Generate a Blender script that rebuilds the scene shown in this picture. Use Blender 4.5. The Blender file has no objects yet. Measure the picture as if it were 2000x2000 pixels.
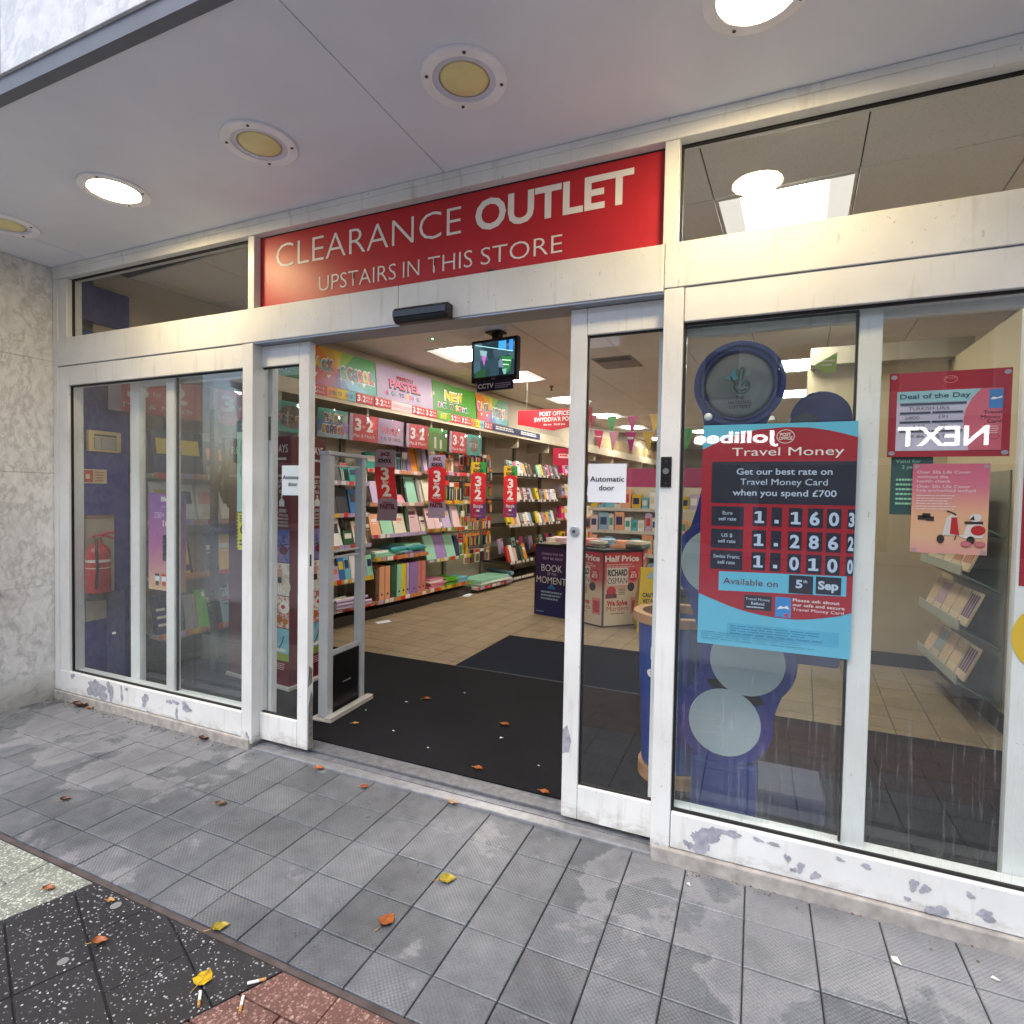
import bpy, bmesh, math, random
from math import radians, sin, cos, pi
from mathutils import Matrix, Vector
R = random.Random(7)
SC = bpy.context.scene
COL = SC.collection

# ------------------------------------------------------------------ camera
yaw, pit, rol = 0.409025, -0.0308025, 0.018134
fw = Vector((-sin(yaw)*cos(pit), cos(yaw)*cos(pit), sin(pit)))
rt = Vector((cos(yaw), sin(yaw), 0)); up = rt.cross(fw)
r2 = cos(rol)*rt + sin(rol)*up; u2 = cos(rol)*up - sin(rol)*rt
cd = bpy.data.cameras.new('camera'); cam = bpy.data.objects.new('camera', cd); COL.objects.link(cam)
m = Matrix((r2, u2, -fw)).transposed().to_4x4(); m.translation = (0.98197, -2.12982, 1.35504)
cam.matrix_world = m
cd.sensor_width = 36; cd.lens = 36*1100.554/2000; cd.clip_start = 0.05; cd.clip_end = 300
SC.camera = cam

# ------------------------------------------------------------------ sky, sun, exposure
SUN_EL, SUN_AZ = 56, 190          # azimuth measured from +y clockwise: the sun stands over the street
w = bpy.data.worlds.new('World'); SC.world = w; w.use_nodes = True
nt = w.node_tree; nt.nodes.clear()
sky = nt.nodes.new('ShaderNodeTexSky'); sky.sky_type = 'NISHITA'; sky.sun_disc = False
sky.sun_elevation = radians(SUN_EL); sky.sun_rotation = radians(SUN_AZ)
sky.dust_density = 3.0; sky.ozone_density = 1.5
hs = nt.nodes.new('ShaderNodeHueSaturation'); hs.inputs['Saturation'].default_value = 1.25
bg = nt.nodes.new('ShaderNodeBackground'); bg.inputs['Strength'].default_value = 0.15
wo = nt.nodes.new('ShaderNodeOutputWorld')
nt.links.new(sky.outputs[0], hs.inputs['Color']); nt.links.new(hs.outputs[0], bg.inputs[0]); nt.links.new(bg.outputs[0], wo.inputs[0])
sl = bpy.data.lights.new('sun', 'SUN'); sl.energy = 1.1; sl.angle = radians(40); sl.color = (.93, .97, 1)
so = bpy.data.objects.new('sun', sl); COL.objects.link(so)
sd = Vector((sin(radians(SUN_AZ))*cos(radians(SUN_EL)), cos(radians(SUN_AZ))*cos(radians(SUN_EL)), sin(radians(SUN_EL))))
so.rotation_euler = sd.to_track_quat('Z', 'Y').to_euler()
SC.view_settings.view_transform = 'Standard'; SC.view_settings.look = 'None'
SC.view_settings.gamma = 1; SC.view_settings.use_curve_mapping = False
SC.view_settings.exposure = 0.93
PANEL_E, DOWN_E = 13.0, 84.0       # shop ceiling panels, lit downlights
SC.cycles.max_bounces = 8; SC.cycles.transparent_max_bounces = 16
SC.cycles.diffuse_bounces = 4; SC.cycles.glossy_bounces = 4
SC.cycles.use_denoising = True

# ------------------------------------------------------------------ materials
def lin(h):
    h = h.lstrip('#'); o = []
    for i in (0, 2, 4):
        c = int(h[i:i+2], 16)/255; o.append(c/12.92 if c <= .04045 else ((c+.055)/1.055)**2.4)
    return (*o, 1)
MATS = {}
def N(t, k, **kw):
    n = t.nodes.new(k)
    for a, b in kw.items():
        if a.startswith('i_'): n.inputs[a[2:].replace('_', ' ')].default_value = b
        else: setattr(n, a, b)
    return n
def base(name, rough=.5, metal=0):
    m = bpy.data.materials.new(name); m.use_nodes = True; t = m.node_tree
    b = t.nodes['Principled BSDF']; b.inputs['Roughness'].default_value = rough; b.inputs['Metallic'].default_value = metal
    return m, t, b
def ramp(t, fac, stops):
    r = N(t, 'ShaderNodeValToRGB'); e = r.color_ramp.elements
    while len(e) < len(stops): e.new(.5)
    for k, (p, c) in zip(e, stops): k.position = p; k.color = c if len(c) == 4 else (*c, 1)
    t.links.new(fac, r.inputs[0]); return r
def pos(t, scale=(1, 1, 1), objspace=False):
    g = N(t, 'ShaderNodeNewGeometry') if not objspace else N(t, 'ShaderNodeTexCoord')
    mp = N(t, 'ShaderNodeMapping'); mp.inputs['Scale'].default_value = scale
    t.links.new(g.outputs['Position' if not objspace else 'Object'], mp.inputs[0]); return mp
def noise(t, mp, scale, detail=4, rough=.55):
    n = N(t, 'ShaderNodeTexNoise'); n.inputs['Scale'].default_value = scale; n.inputs['Detail'].default_value = detail; n.inputs['Roughness'].default_value = rough
    t.links.new(mp.outputs[0], n.inputs['Vector']); return n
def bump(t, b, h, strength=.3, dist=.002):
    k = N(t, 'ShaderNodeBump'); k.inputs['Strength'].default_value = strength; k.inputs['Distance'].default_value = dist
    t.links.new(h, k.inputs['Height']); t.links.new(k.outputs[0], b.inputs['Normal'])
def mix(t, fac, a, b, mode='MIX'):
    x = N(t, 'ShaderNodeMix', data_type='RGBA', blend_type=mode)
    for s, v in ((0, fac), (6, a), (7, b)):
        if hasattr(v, 'node'): t.links.new(v, x.inputs[s])
        else: x.inputs[s].default_value = v
    return x.outputs[2]
def plain(hexc, rough=.5, metal=0, var=.06, scale=9, spec=None):
    """one colour with faint handling marks"""
    key = ('p', hexc, rough, metal, var, scale)
    if key in MATS: return MATS[key]
    m, t, b = base('paint_'+hexc.strip('#'), rough, metal); c = lin(hexc)
    n = noise(t, pos(t), scale)
    lo = tuple(v*(1-var*1.6) for v in c[:3])+(1,); hi = tuple(min(1, v*(1+var)) for v in c[:3])+(1,)
    r = ramp(t, n.outputs[0], [(.3, lo), (.7, hi)]); t.links.new(r.outputs[0], b.inputs['Base Color'])
    MATS[key] = m; return m
def glow(name, col, e):
    m, t, b = base(name); b.inputs['Emission Color'].default_value = (*col, 1); b.inputs['Emission Strength'].default_value = e
    b.inputs['Base Color'].default_value = (.8, .8, .78, 1); return m
def white_paint():
    m, t, b = base('white_frame_paint', .32)
    p = pos(t); n = noise(t, p, 3.2, 6); n2 = noise(t, p, 70, 3); n3 = noise(t, pos(t, (6, 6, .7)), 4, 5)
    r = ramp(t, n.outputs[0], [(.25, lin('#d2d3d0')), (.7, lin('#e6e8e6'))])
    g = ramp(t, n2.outputs[0], [(.70, (1, 1, 1)), (.76, lin('#c9c4b8'))])
    d = ramp(t, n3.outputs[0], [(.58, (1, 1, 1)), (.85, lin('#cfcac0'))])
    c = mix(t, 1.0, r.outputs[0], g.outputs[0], 'MULTIPLY'); c = mix(t, .8, c, d.outputs[0], 'MULTIPLY')
    # splash dirt along the sills, scuffs here and there
    sx = N(t, 'ShaderNodeSeparateXYZ'); t.links.new(p.outputs[0], sx.inputs[0]); mr = N(t, 'ShaderNodeMapRange'); mr.inputs[1].default_value = .22; mr.inputs[2].default_value = .03; t.links.new(sx.outputs['Z'], mr.inputs[0])
    n4 = noise(t, pos(t, (1, 1, 2.2)), 13, 7, .7); mm = N(t, 'ShaderNodeMath', operation='MULTIPLY'); t.links.new(mr.outputs[0], mm.inputs[0]); t.links.new(n4.outputs[0], mm.inputs[1])
    sm = ramp(t, mm.outputs[0], [(.34, (0, 0, 0)), (.62, (.75,)*3)]); c = mix(t, sm.outputs[0], c, lin('#8b8374'))
    n5 = noise(t, pos(t, (1, 1, .25)), 55, 3); sc = ramp(t, n5.outputs[0], [(.715, (0, 0, 0)), (.73, (.5,)*3)]); c = mix(t, sc.outputs[0], c, lin('#a9a79f'))
    t.links.new(c, b.inputs['Base Color']); bump(t, b, n2.outputs[0], .05, .001); return m
def marble(pale=0):  # pale whitens the copy used on the fascia, painting in its bright daylight
    m, t, b = base('daylit_marble' if pale else 'grey_white_marble', .38)
    p = pos(t, (1, 1, 1)); w1 = noise(t, p, 2.2, 5)
    p2 = N(t, 'ShaderNodeVectorMath', operation='MULTIPLY_ADD'); t.links.new(w1.outputs['Color'], p2.inputs[0]); p2.inputs[1].default_value = (.28, .28, .28); t.links.new(p.outputs[0], p2.inputs[2])
    mp = N(t, 'ShaderNodeMapping'); mp.inputs['Rotation'].default_value = (.7, .3, .5); mp.inputs['Scale'].default_value = (1, 2.2, 1.4); t.links.new(p2.outputs[0], mp.inputs[0])
    v = noise(t, mp, 2.3, 9, .66); f = noise(t, mp, 14, 5)
    r = ramp(t, v.outputs[0], [(.30, lin('#a3a3a3')), (.38, lin('#cfcecb')), (.48, lin('#e2e1de')), (.53, lin('#c6c5c2')), (.56, lin('#e0dfdc')), (.72, lin('#ebeae8'))])
    r2_ = ramp(t, f.outputs[0], [(.35, lin('#b5b2ac')), (.6, (1, 1, 1))])
    c = mix(t, .3, r.outputs[0], r2_.outputs[0], 'MULTIPLY')
    # moss and splash dirt in the bottom corner
    g = N(t, 'ShaderNodeNewGeometry'); sx = N(t, 'ShaderNodeSeparateXYZ'); t.links.new(g.outputs['Position'], sx.inputs[0])
    mr = N(t, 'ShaderNodeMapRange'); mr.inputs[1].default_value = .22; mr.inputs[2].default_value = .0; t.links.new(sx.outputs['Z'], mr.inputs[0])
    dm = N(t, 'ShaderNodeMath', operation='MULTIPLY'); t.links.new(mr.outputs[0], dm.inputs[0]); t.links.new(f.outputs[0], dm.inputs[1])
    c = mix(t, dm.outputs[0], c, lin('#6d6a4c')); c = mix(t, pale, c, lin('#f0f2f4')); t.links.new(c, b.inputs['Base Color']); bump(t, b, f.outputs[0], .12, .002); return m
def paver():
    m, t, b = base('grey_paving_tile', .5)
    p = pos(t); oi = N(t, 'ShaderNodeObjectInfo')
    n = noise(t, p, 2.6, 7, .62); nf = noise(t, p, 140, 2); nm = noise(t, p, 16, 4)
    r = ramp(t, nm.outputs[0], [(.3, lin('#5b5e63')), (.7, lin('#6e7277'))])
    tv = N(t, 'ShaderNodeMapRange'); tv.inputs[3].default_value = .80; tv.inputs[4].default_value = 1.14; t.links.new(oi.outputs['Random'], tv.inputs[0])
    vm = N(t, 'ShaderNodeVectorMath', operation='SCALE'); t.links.new(r.outputs[0], vm.inputs[0]); t.links.new(tv.outputs[0], vm.inputs['Scale'])
    # limescale patches: near both window sills
    sx = N(t, 'ShaderNodeSeparateXYZ'); t.links.new(p.outputs[0], sx.inputs[0])
    def area(x0, x1):
        a = N(t, 'ShaderNodeMapRange', interpolation_type='SMOOTHSTEP'); a.inputs[1].default_value = x0; a.inputs[2].default_value = x1; t.links.new(sx.outputs['X'], a.inputs[0]); return a.outputs[0]
    ad = N(t, 'ShaderNodeMath', operation='ADD'); t.links.new(area(-1.0, -1.9), ad.inputs[0]); t.links.new(area(.3, 1.1), ad.inputs[1])
    yy = N(t, 'ShaderNodeMapRange', interpolation_type='SMOOTHSTEP'); yy.inputs[1].default_value = -.75; yy.inputs[2].default_value = -.2; t.links.new(sx.outputs['Y'], yy.inputs[0])
    am = N(t, 'ShaderNodeMath', operation='MULTIPLY'); t.links.new(ad.outputs[0], am.inputs[0]); t.links.new(yy.outputs[0], am.inputs[1])
    st = N(t, 'ShaderNodeMath', operation='MULTIPLY_ADD'); t.links.new(am.outputs[0], st.inputs[0]); st.inputs[1].default_value = .20; t.links.new(n.outputs[0], st.inputs[2])
    sr = ramp(t, st.outputs[0], [(.585, (0, 0, 0)), (.62, (1, 1, 1)), (.71, (.45,)*3), (.8, (.9,)*3)])
    c = mix(t, sr.outputs[0], vm.outputs[0], lin('#85868a'))
    sp = ramp(t, nf.outputs[0], [(.28, lin('#8a8a8a')), (.5, (1, 1, 1))]); c = mix(t, .35, c, sp.outputs[0], 'MULTIPLY')
    gd = noise(t, p, .9, 3); dr = ramp(t, gd.outputs[0], [(.35, lin('#b9b9bb')), (.6, (1, 1, 1))]); c = mix(t, .6, c, dr.outputs[0], 'MULTIPLY')
    # raised anti-slip studs; worn tops painted paler in patches, standing in for relief highlights
    ck = N(t, 'ShaderNodeTexVoronoi', feature='F1', distance='EUCLIDEAN'); ck.inputs['Randomness'].default_value = 0; ck.inputs['Scale'].default_value = 95
    rotm = N(t, 'ShaderNodeMapping'); rotm.inputs['Rotation'].default_value = (0, 0, .785); t.links.new(p.outputs[0], rotm.inputs[0]); t.links.new(rotm.outputs[0], ck.inputs['Vector'])
    cr = ramp(t, ck.outputs['Distance'], [(.25, (1, 1, 1)), (.5, (0, 0, 0))])
    wn = noise(t, p, 2.1, 4); wr = ramp(t, wn.outputs[0], [(.45, (0, 0, 0)), (.62, (.24,)*3)]); wm = N(t, 'ShaderNodeMath', operation='MULTIPLY'); t.links.new(wr.outputs[0], wm.inputs[0]); t.links.new(cr.outputs[0], wm.inputs[1])
    c = mix(t, wm.outputs[0], c, lin('#b4b3b4')); t.links.new(c, b.inputs['Base Color'])
    hm = mix(t, .3, cr.outputs[0], nf.outputs[0]); bump(t, b, hm, .6, .0018)
    rr = ramp(t, n.outputs[0], [(.35, (.27,)*3), (.65, (.5,)*3)]); t.links.new(rr.outputs[0], b.inputs['Roughness']); return m
def pebble(name, cols, scale, cut, bg_, rough=.5, bs=.4):
    m, t, b = base(name, rough); p = pos(t)
    nz = noise(t, p, scale*.6, 2); mx = N(t, 'ShaderNodeVectorMath', operation='MULTIPLY_ADD'); t.links.new(nz.outputs['Color'], mx.inputs[0]); mx.inputs[1].default_value = (.6/scale,)*3; t.links.new(p.outputs[0], mx.inputs[2])
    v = N(t, 'ShaderNodeTexVoronoi'); v.inputs['Scale'].default_value = scale; t.links.new(mx.outputs[0], v.inputs['Vector'])
    sep = N(t, 'ShaderNodeSeparateColor'); t.links.new(v.outputs['Color'], sep.inputs[0])
    cc = ramp(t, sep.outputs[0], [(i/max(1, len(cols)-1), lin(c)) for i, c in enumerate(cols)])
    sz = N(t, 'ShaderNodeMath', operation='MULTIPLY'); t.links.new(sep.outputs[1], sz.inputs[0]); sz.inputs[1].default_value = cut
    lt = N(t, 'ShaderNodeMath', operation='LESS_THAN'); t.links.new(v.outputs['Distance'], lt.inputs[0]); t.links.new(sz.outputs[0], lt.inputs[1])
    n = noise(t, p, 7, 4); br = ramp(t, n.outputs[0], [(.3, lin(bg_)), (.7, tuple(min(1, x*1.5) for x in lin(bg_)[:3]))])
    t.links.new(mix(t, lt.outputs[0], br.outputs[0], cc.outputs[0]), b.inputs['Base Color']); bump(t, b, v.outputs['Distance'], bs, .002); return m
def floor_tile():
    m, t, b = base('beige_floor_tile', .42); p = pos(t); oi = N(t, 'ShaderNodeObjectInfo')
    n = noise(t, p, 4, 5); r = ramp(t, n.outputs[0], [(.3, lin('#857459')), (.7, lin('#98866a'))])
    tv = N(t, 'ShaderNodeMapRange'); tv.inputs[3].default_value = .93; tv.inputs[4].default_value = 1.06; t.links.new(oi.outputs['Random'], tv.inputs[0])
    vm = N(t, 'ShaderNodeVectorMath', operation='SCALE'); t.links.new(r.outputs[0], vm.inputs[0]); t.links.new(tv.outputs[0], vm.inputs['Scale'])
    d = ramp(t, noise(t, p, 30, 3).outputs[0], [(.66, (1, 1, 1)), (.72, lin('#9a8a70'))])
    t.links.new(mix(t, .5, vm.outputs[0], d.outputs[0], 'MULTIPLY'), b.inputs['Base Color']); return m
def mat_fabric(name, a, bcol):
    m, t, b = base(name, .85); p = pos(t); n = noise(t, p, 160, 2); n2 = noise(t, p, 1.7, 5); lt_ = noise(t, p, 45, 2)
    r = ramp(t, n2.outputs[0], [(.3, lin(a)), (.7, lin(bcol))])
    c = mix(t, .6, r.outputs[0], ramp(t, n.outputs[0], [(.35, (.45,)*3), (.6, (1, 1, 1))]).outputs[0], 'MULTIPLY')
    s = ramp(t, lt_.outputs[0], [(.755, (0, 0, 0)), (.77, (1, 1, 1))]); c = mix(t, s.outputs[0], c, lin('#4a4843'))
    t.links.new(c, b.inputs['Base Color']); b.inputs['Specular IOR Level'].default_value = .12; bump(t, b, n.outputs[0], .6, .004); return m
def ceiling_tile():
    m, t, b = base('mineral_fibre_tile', .9); p = pos(t); n = noise(t, p, 120, 2); n2 = noise(t, p, 1.2, 3)
    r = ramp(t, n2.outputs[0], [(.3, lin('#e6e0d8')), (.7, lin('#efeae3'))])
    s = ramp(t, n.outputs[0], [(.3, (.75,)*3), (.42, (1, 1, 1))]); t.links.new(mix(t, .7, r.outputs[0], s.outputs[0], 'MULTIPLY'), b.inputs['Base Color']); return m
def glass(name, dirt=.02, tint=(.93, .96, .95), boost=1.35, streak=0):  # dirt: diffuse film, part dust, part painted stand-in for reflected haze
    m = bpy.data.materials.new(name); m.use_nodes = True; t = m.node_tree; t.nodes.clear()
    o = N(t, 'ShaderNodeOutputMaterial'); tr = N(t, 'ShaderNodeBsdfTransparent'); tr.inputs[0].default_value = (*tint, 1)
    gl = N(t, 'ShaderNodeBsdfGlossy'); gl.inputs['Roughness'].default_value = .0; gl.inputs[0].default_value = (1, 1, 1, 1)
    fr = N(t, 'ShaderNodeFresnel'); gm = N(t, 'ShaderNodeNewGeometry'); io = N(t, 'ShaderNodeMapRange'); io.inputs[3].default_value = 1.5; io.inputs[4].default_value = 1/1.5; t.links.new(gm.outputs['Backfacing'], io.inputs[0]); t.links.new(io.outputs[0], fr.inputs[0]); mu = N(t, 'ShaderNodeMath', operation='MULTIPLY', use_clamp=True); t.links.new(fr.outputs[0], mu.inputs[0]); mu.inputs[1].default_value = boost
    a = N(t, 'ShaderNodeMixShader'); t.links.new(mu.outputs[0], a.inputs[0]); t.links.new(tr.outputs[0], a.inputs[1]); t.links.new(gl.outputs[0], a.inputs[2])
    df = N(t, 'ShaderNodeBsdfDiffuse'); df.inputs[0].default_value = lin('#c9ced2')
    n = noise(t, pos(t), 3.5, 5); n2 = noise(t, pos(t), 110, 2)
    r = ramp(t, n.outputs[0], [(.3, (dirt*.4,)*3), (.75, (dirt*1.8,)*3)]); fac = r.outputs[0]
    sp = ramp(t, n2.outputs[0], [(.77, (0, 0, 0)), (.8, (.22,)*3)]); fac = mix(t, 1, fac, sp.outputs[0], 'ADD')
    if streak:
        sn = noise(t, pos(t, (40, 1, 1.2)), 1.5, 4); zz = N(t, 'ShaderNodeNewGeometry'); sx = N(t, 'ShaderNodeSeparateXYZ'); t.links.new(zz.outputs['Position'], sx.inputs[0])
        mr = N(t, 'ShaderNodeMapRange'); mr.inputs[1].default_value = .9; mr.inputs[2].default_value = .6; t.links.new(sx.outputs['Z'], mr.inputs[0])
        ss = ramp(t, sn.outputs[0], [(.57, (0, 0, 0)), (.60, (streak,)*3), (.62, (0, 0, 0))])
        fac = mix(t, 1, fac, mix(t, 1, ss.outputs[0], mr.outputs[0], 'MULTIPLY'), 'ADD')
    b = N(t, 'ShaderNodeMixShader'); t.links.new(fac, b.inputs[0]); t.links.new(a.outputs[0], b.inputs[1]); t.links.new(df.outputs[0], b.inputs[2])
    t.links.new(b.outputs[0], o.inputs[0]); return m
def gradient(name, stops, axis, lo, hi, rough=.45):
    """flat print: colours running along one object axis"""
    m, t, b = base(name, rough); tc = N(t, 'ShaderNodeTexCoord'); sx = N(t, 'ShaderNodeSeparateXYZ'); t.links.new(tc.outputs['Object'], sx.inputs[0])
    mr = N(t, 'ShaderNodeMapRange'); mr.inputs[1].default_value = lo; mr.inputs[2].default_value = hi; t.links.new(sx.outputs[axis], mr.inputs[0])
    r = ramp(t, mr.outputs[0], [(p, lin(c)) for p, c in stops]); t.links.new(r.outputs[0], b.inputs['Base Color']); return m
def photoprint(name, cols, scale=14, detail=3):
    """flat print: a small photograph nobody can make out"""
    m, t, b = base(name, .4); n = noise(t, pos(t), scale, detail, .7)
    r = ramp(t, n.outputs[0], [(.3+.4*i/(len(cols)-1), lin(c)) for i, c in enumerate(cols)]); t.links.new(r.outputs[0], b.inputs['Base Color']); return m

WHITE = white_paint(); MARBLE = marble(); MARBLE_DAYLIT = marble(.15); PAVER = paver(); FTILE = floor_tile(); CTILE = ceiling_tile()
MATD = mat_fabric('charcoal_entrance_matting', '#161619', '#1e1e22'); MATB = mat_fabric('blue_black_matting', '#151a24', '#1b212e')
TERR = pebble('black_terrazzo', ['#68686c', '#949497', '#bdbdbd'], 100, .36, '#242428', .42, .15)
REDA = pebble('red_aggregate', ['#94746a', '#7a564d', '#a58a7e', '#694840'], 130, .7, '#5c3f39', .6, .7)
PALEA = pebble('pale_aggregate', ['#b2b6a9', '#8f9387', '#c5c9bd', '#6f736a'], 130, .75, '#6c7068', .55, .7)
GLASS = glass('window_glass', .012, boost=1.5, streak=.13); GLASSL = glass('window_glass_hazy', .016, boost=1.7); GLASSD = glass('door_glass', .012); GLASSI = glass('inner_glass', .01, boost=1.2)
PERSPEX = glass('clear_acrylic', .07, (.9, .9, .9), 2.2)  # thicker diffuse film paints a glare haze over the cards behind
BLACK = plain('#141416', .45); GASKET = plain('#101112', .6); ALU = plain('#a3a8b2', .35, .7); CREAM = plain('#b9ad97', .6, var=.05, scale=3); SHELFM = plain('#c9bfa9', .5)
DARKW = plain('#3a312c', .6); PAPER = plain('#e6eaf0', .6, var=.02); WH = plain('#e8e6e2', .5, var=.02); INK = plain('#17181c', .5, var=.02)
RED = plain('#bf1f2b', .42, var=.04); SIGNRED = plain('#b5202a', .42, var=.05); NAVY = plain('#23305f', .5); BLUE = plain('#1d3f9a', .38)

# ------------------------------------------------------------------ mesh and object helpers
class MB:
    def __init__(s): s.v = []; s.f = []; s.mi = []; s.cur = 0
    def add(s, vs, fs):
        o = len(s.v); s.v += [tuple(p) for p in vs]; s.f += [tuple(i+o for i in f) for f in fs]; s.mi += [s.cur]*len(fs); return s
    def box(s, x0, x1, y0, y1, z0, z1, M=None):
        vs = [(x, y, z) for z in (z0, z1) for y in (y0, y1) for x in (x0, x1)]
        if M: vs = [M @ Vector(p) for p in vs]
        return s.add(vs, [(0, 2, 3, 1), (4, 5, 7, 6), (0, 1, 5, 4), (2, 6, 7, 3), (0, 4, 6, 2), (1, 3, 7, 5)])
    def prism(s, pts, z0, z1, M=None):
        n = len(pts); vs = [(x, y, z0) for x, y in pts]+[(x, y, z1) for x, y in pts]
        if M: vs = [M @ Vector(p) for p in vs]
        return s.add(vs, [tuple(range(n))[::-1], tuple(range(n, 2*n))]+[(i, (i+1) % n, n+(i+1) % n, n+i) for i in range(n)])
    def cyl(s, cx, cy, r, z0, z1, n=24, M=None, r1=None):
        r1 = r if r1 is None else r1; n_ = n
        vs = [(cx+r*cos(2*pi*i/n), cy+r*sin(2*pi*i/n), z0) for i in range(n)]+[(cx+r1*cos(2*pi*i/n), cy+r1*sin(2*pi*i/n), z1) for i in range(n)]
        if M: vs = [M @ Vector(p) for p in vs]
        return s.add(vs, [tuple(range(n))[::-1], tuple(range(n, 2*n))]+[(i, (i+1) % n, n+(i+1) % n, n+i) for i in range(n)])
    def ring(s, ro, ri, z0, z1, n=32, M=None, cx=0, cy=0):
        vs = []
        for r, z in ((ro, z0), (ro, z1), (ri, z1), (ri, z0)): vs += [(cx+r*cos(2*pi*i/n), cy+r*sin(2*pi*i/n), z) for i in range(n)]
        if M: vs = [M @ Vector(p) for p in vs]
        return s.add(vs, [(k*n+i, k*n+(i+1) % n, ((k+1) % 4)*n+(i+1) % n, ((k+1) % 4)*n+i) for k in range(4) for i in range(n)])
    def lathe(s, prof, n=24, M=None):
        vs = [(r*cos(2*pi*i/n), r*sin(2*pi*i/n), z) for r, z in prof for i in range(n)]
        if M: vs = [M @ Vector(p) for p in vs]
        k = len(prof); s.add(vs, [(j*n+i, j*n+(i+1) % n, (j+1)*n+(i+1) % n, (j+1)*n+i) for j in range(k-1) for i in range(n)]+[tuple(range(n))[::-1], tuple(range((k-1)*n, k*n))]); return s
    def tube(s, path, r, n=8):
        path = [Vector(p) for p in path]; vs = []
        for i, p in enumerate(path):
            d = (path[min(i+1, len(path)-1)]-path[max(i-1, 0)]).normalized(); a = d.orthogonal().normalized() if i == 0 else (a-d*a.dot(d)).normalized(); b = d.cross(a)
            vs += [p+r*(cos(2*pi*k/n)*a+sin(2*pi*k/n)*b) for k in range(n)]
        L = len(path); return s.add(vs, [(j*n+i, j*n+(i+1) % n, (j+1)*n+(i+1) % n, (j+1)*n+i) for j in range(L-1) for i in range(n)]+[tuple(range(n))[::-1], tuple(range((L-1)*n, L*n))])
    def build(s, name, mats, parent=None, loc=None, rotz=None, bev=0, smooth=False):
        me = bpy.data.meshes.new(name); me.from_pydata([tuple(p) for p in s.v], [], s.f); me.validate()
        for k in (mats if isinstance(mats, (list, tuple)) else [mats]): me.materials.append(k)
        if any(s.mi): me.polygons.foreach_set('material_index', s.mi)
        bm = bmesh.new(); bm.from_mesh(me); bmesh.ops.recalc_face_normals(bm, faces=bm.faces); bm.to_mesh(me); bm.free()
        if smooth: me.polygons.foreach_set('use_smooth', [True]*len(me.polygons))
        return link(name, me, parent, loc, rotz, bev)
def link(name, me, parent=None, loc=None, rotz=None, bev=0):
    o = bpy.data.objects.new(name, me); COL.objects.link(o)
    if parent: o.parent = parent
    if loc is not None: o.location = loc
    if rotz is not None: o.rotation_euler = (0, 0, rotz)
    if bev:
        b = o.modifiers.new('edge', 'BEVEL'); b.width = bev; b.segments = 2; b.limit_method = 'ANGLE'
    return o
LABELS = {}
def tag(o, label, cat, group=None, kind=None):
    o['label'] = label; o['category'] = cat
    if group: o['group'] = group
    if kind: o['kind'] = kind
    if not 4 <= len(label.split()) <= 16: print('LABEL LENGTH', label)
    if label in LABELS and not (group and LABELS[label] == group): print('DUPLICATE LABEL', label)
    LABELS[label] = group; return o
def thing(name, label, cat, loc=(0, 0, 0), rotz=0, group=None, M=None):
    o = bpy.data.objects.new(name, None); COL.objects.link(o); o.empty_display_size = .05
    if M is not None: o.matrix_world = M
    else: o.location = loc; o.rotation_euler = (0, 0, rotz)
    return tag(o, label, cat, group)
def struct(o): o['kind'] = 'structure'; return o
def B(*a): return MB().box(*a)
def unit(name, mat, lo=(0, 0, 0), hi=(1, 1, 1)):
    me = bpy.data.meshes.new(name); q = MB().box(lo[0], hi[0], lo[1], hi[1], lo[2], hi[2]); me.from_pydata(q.v, [], q.f); me.materials.append(mat); return me
def ubox(name, me, parent, x0, x1, y0, y1, z0, z1, mat=None, rot=None):
    o = bpy.data.objects.new(name, me); COL.objects.link(o); o.parent = parent; o.location = (x0, y0, z0); o.scale = (x1-x0, y1-y0, z1-z0)
    if mat: o.material_slots[0].link = 'OBJECT'; o.material_slots[0].material = mat
    if rot: o.rotation_euler = rot
    return o

# ---- lettering: text curves turned into shared meshes once, at the end
TXT = []; TCACHE = {}
def flush_text():
    keys = sorted({(s, b) for (_, s, b, *_r) in TXT}); objs = {}
    for s, b in keys+[('H', 0)]:
        cu = bpy.data.curves.new('lettering', 'FONT'); cu.body = s; cu.offset = b; cu.resolution_u = 3; cu.fill_mode = 'FRONT'
        o = bpy.data.objects.new('lettering', cu); COL.objects.link(o); objs[(s, b)] = o
    bpy.context.view_layer.update(); dg = bpy.context.evaluated_depsgraph_get()
    for k, o in objs.items():
        me = bpy.data.meshes.new_from_object(o.evaluated_get(dg)); xs = [v.co.x for v in me.vertices] or [0]; ys = [v.co.y for v in me.vertices] or [0]
        TCACHE[k] = (me, min(xs), max(xs), min(ys), max(ys))
    for o in objs.values():
        c = o.data; bpy.data.objects.remove(o); bpy.data.curves.remove(c)
    capH = TCACHE[('H', 0)][4]
    for parent, s, b, x, y, wd, h, mat, z, deform, rot in TXT:
        me, x0, x1, *_ = TCACHE[(s, b)]; sx = wd/(x1-x0); sy = h/capH
        m2 = me.copy(); m2.materials.clear(); m2.materials.append(mat)
        ca, sa = cos(rot), sin(rot)
        for v in m2.vertices:
            px, py = (v.co.x-x0)*sx, v.co.y*sy; q = Vector((x+px*ca-py*sa, y+px*sa+py*ca, z)); v.co = deform(q) if deform else q
        o = bpy.data.objects.new('lettering', m2); COL.objects.link(o); o.parent = parent
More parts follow.
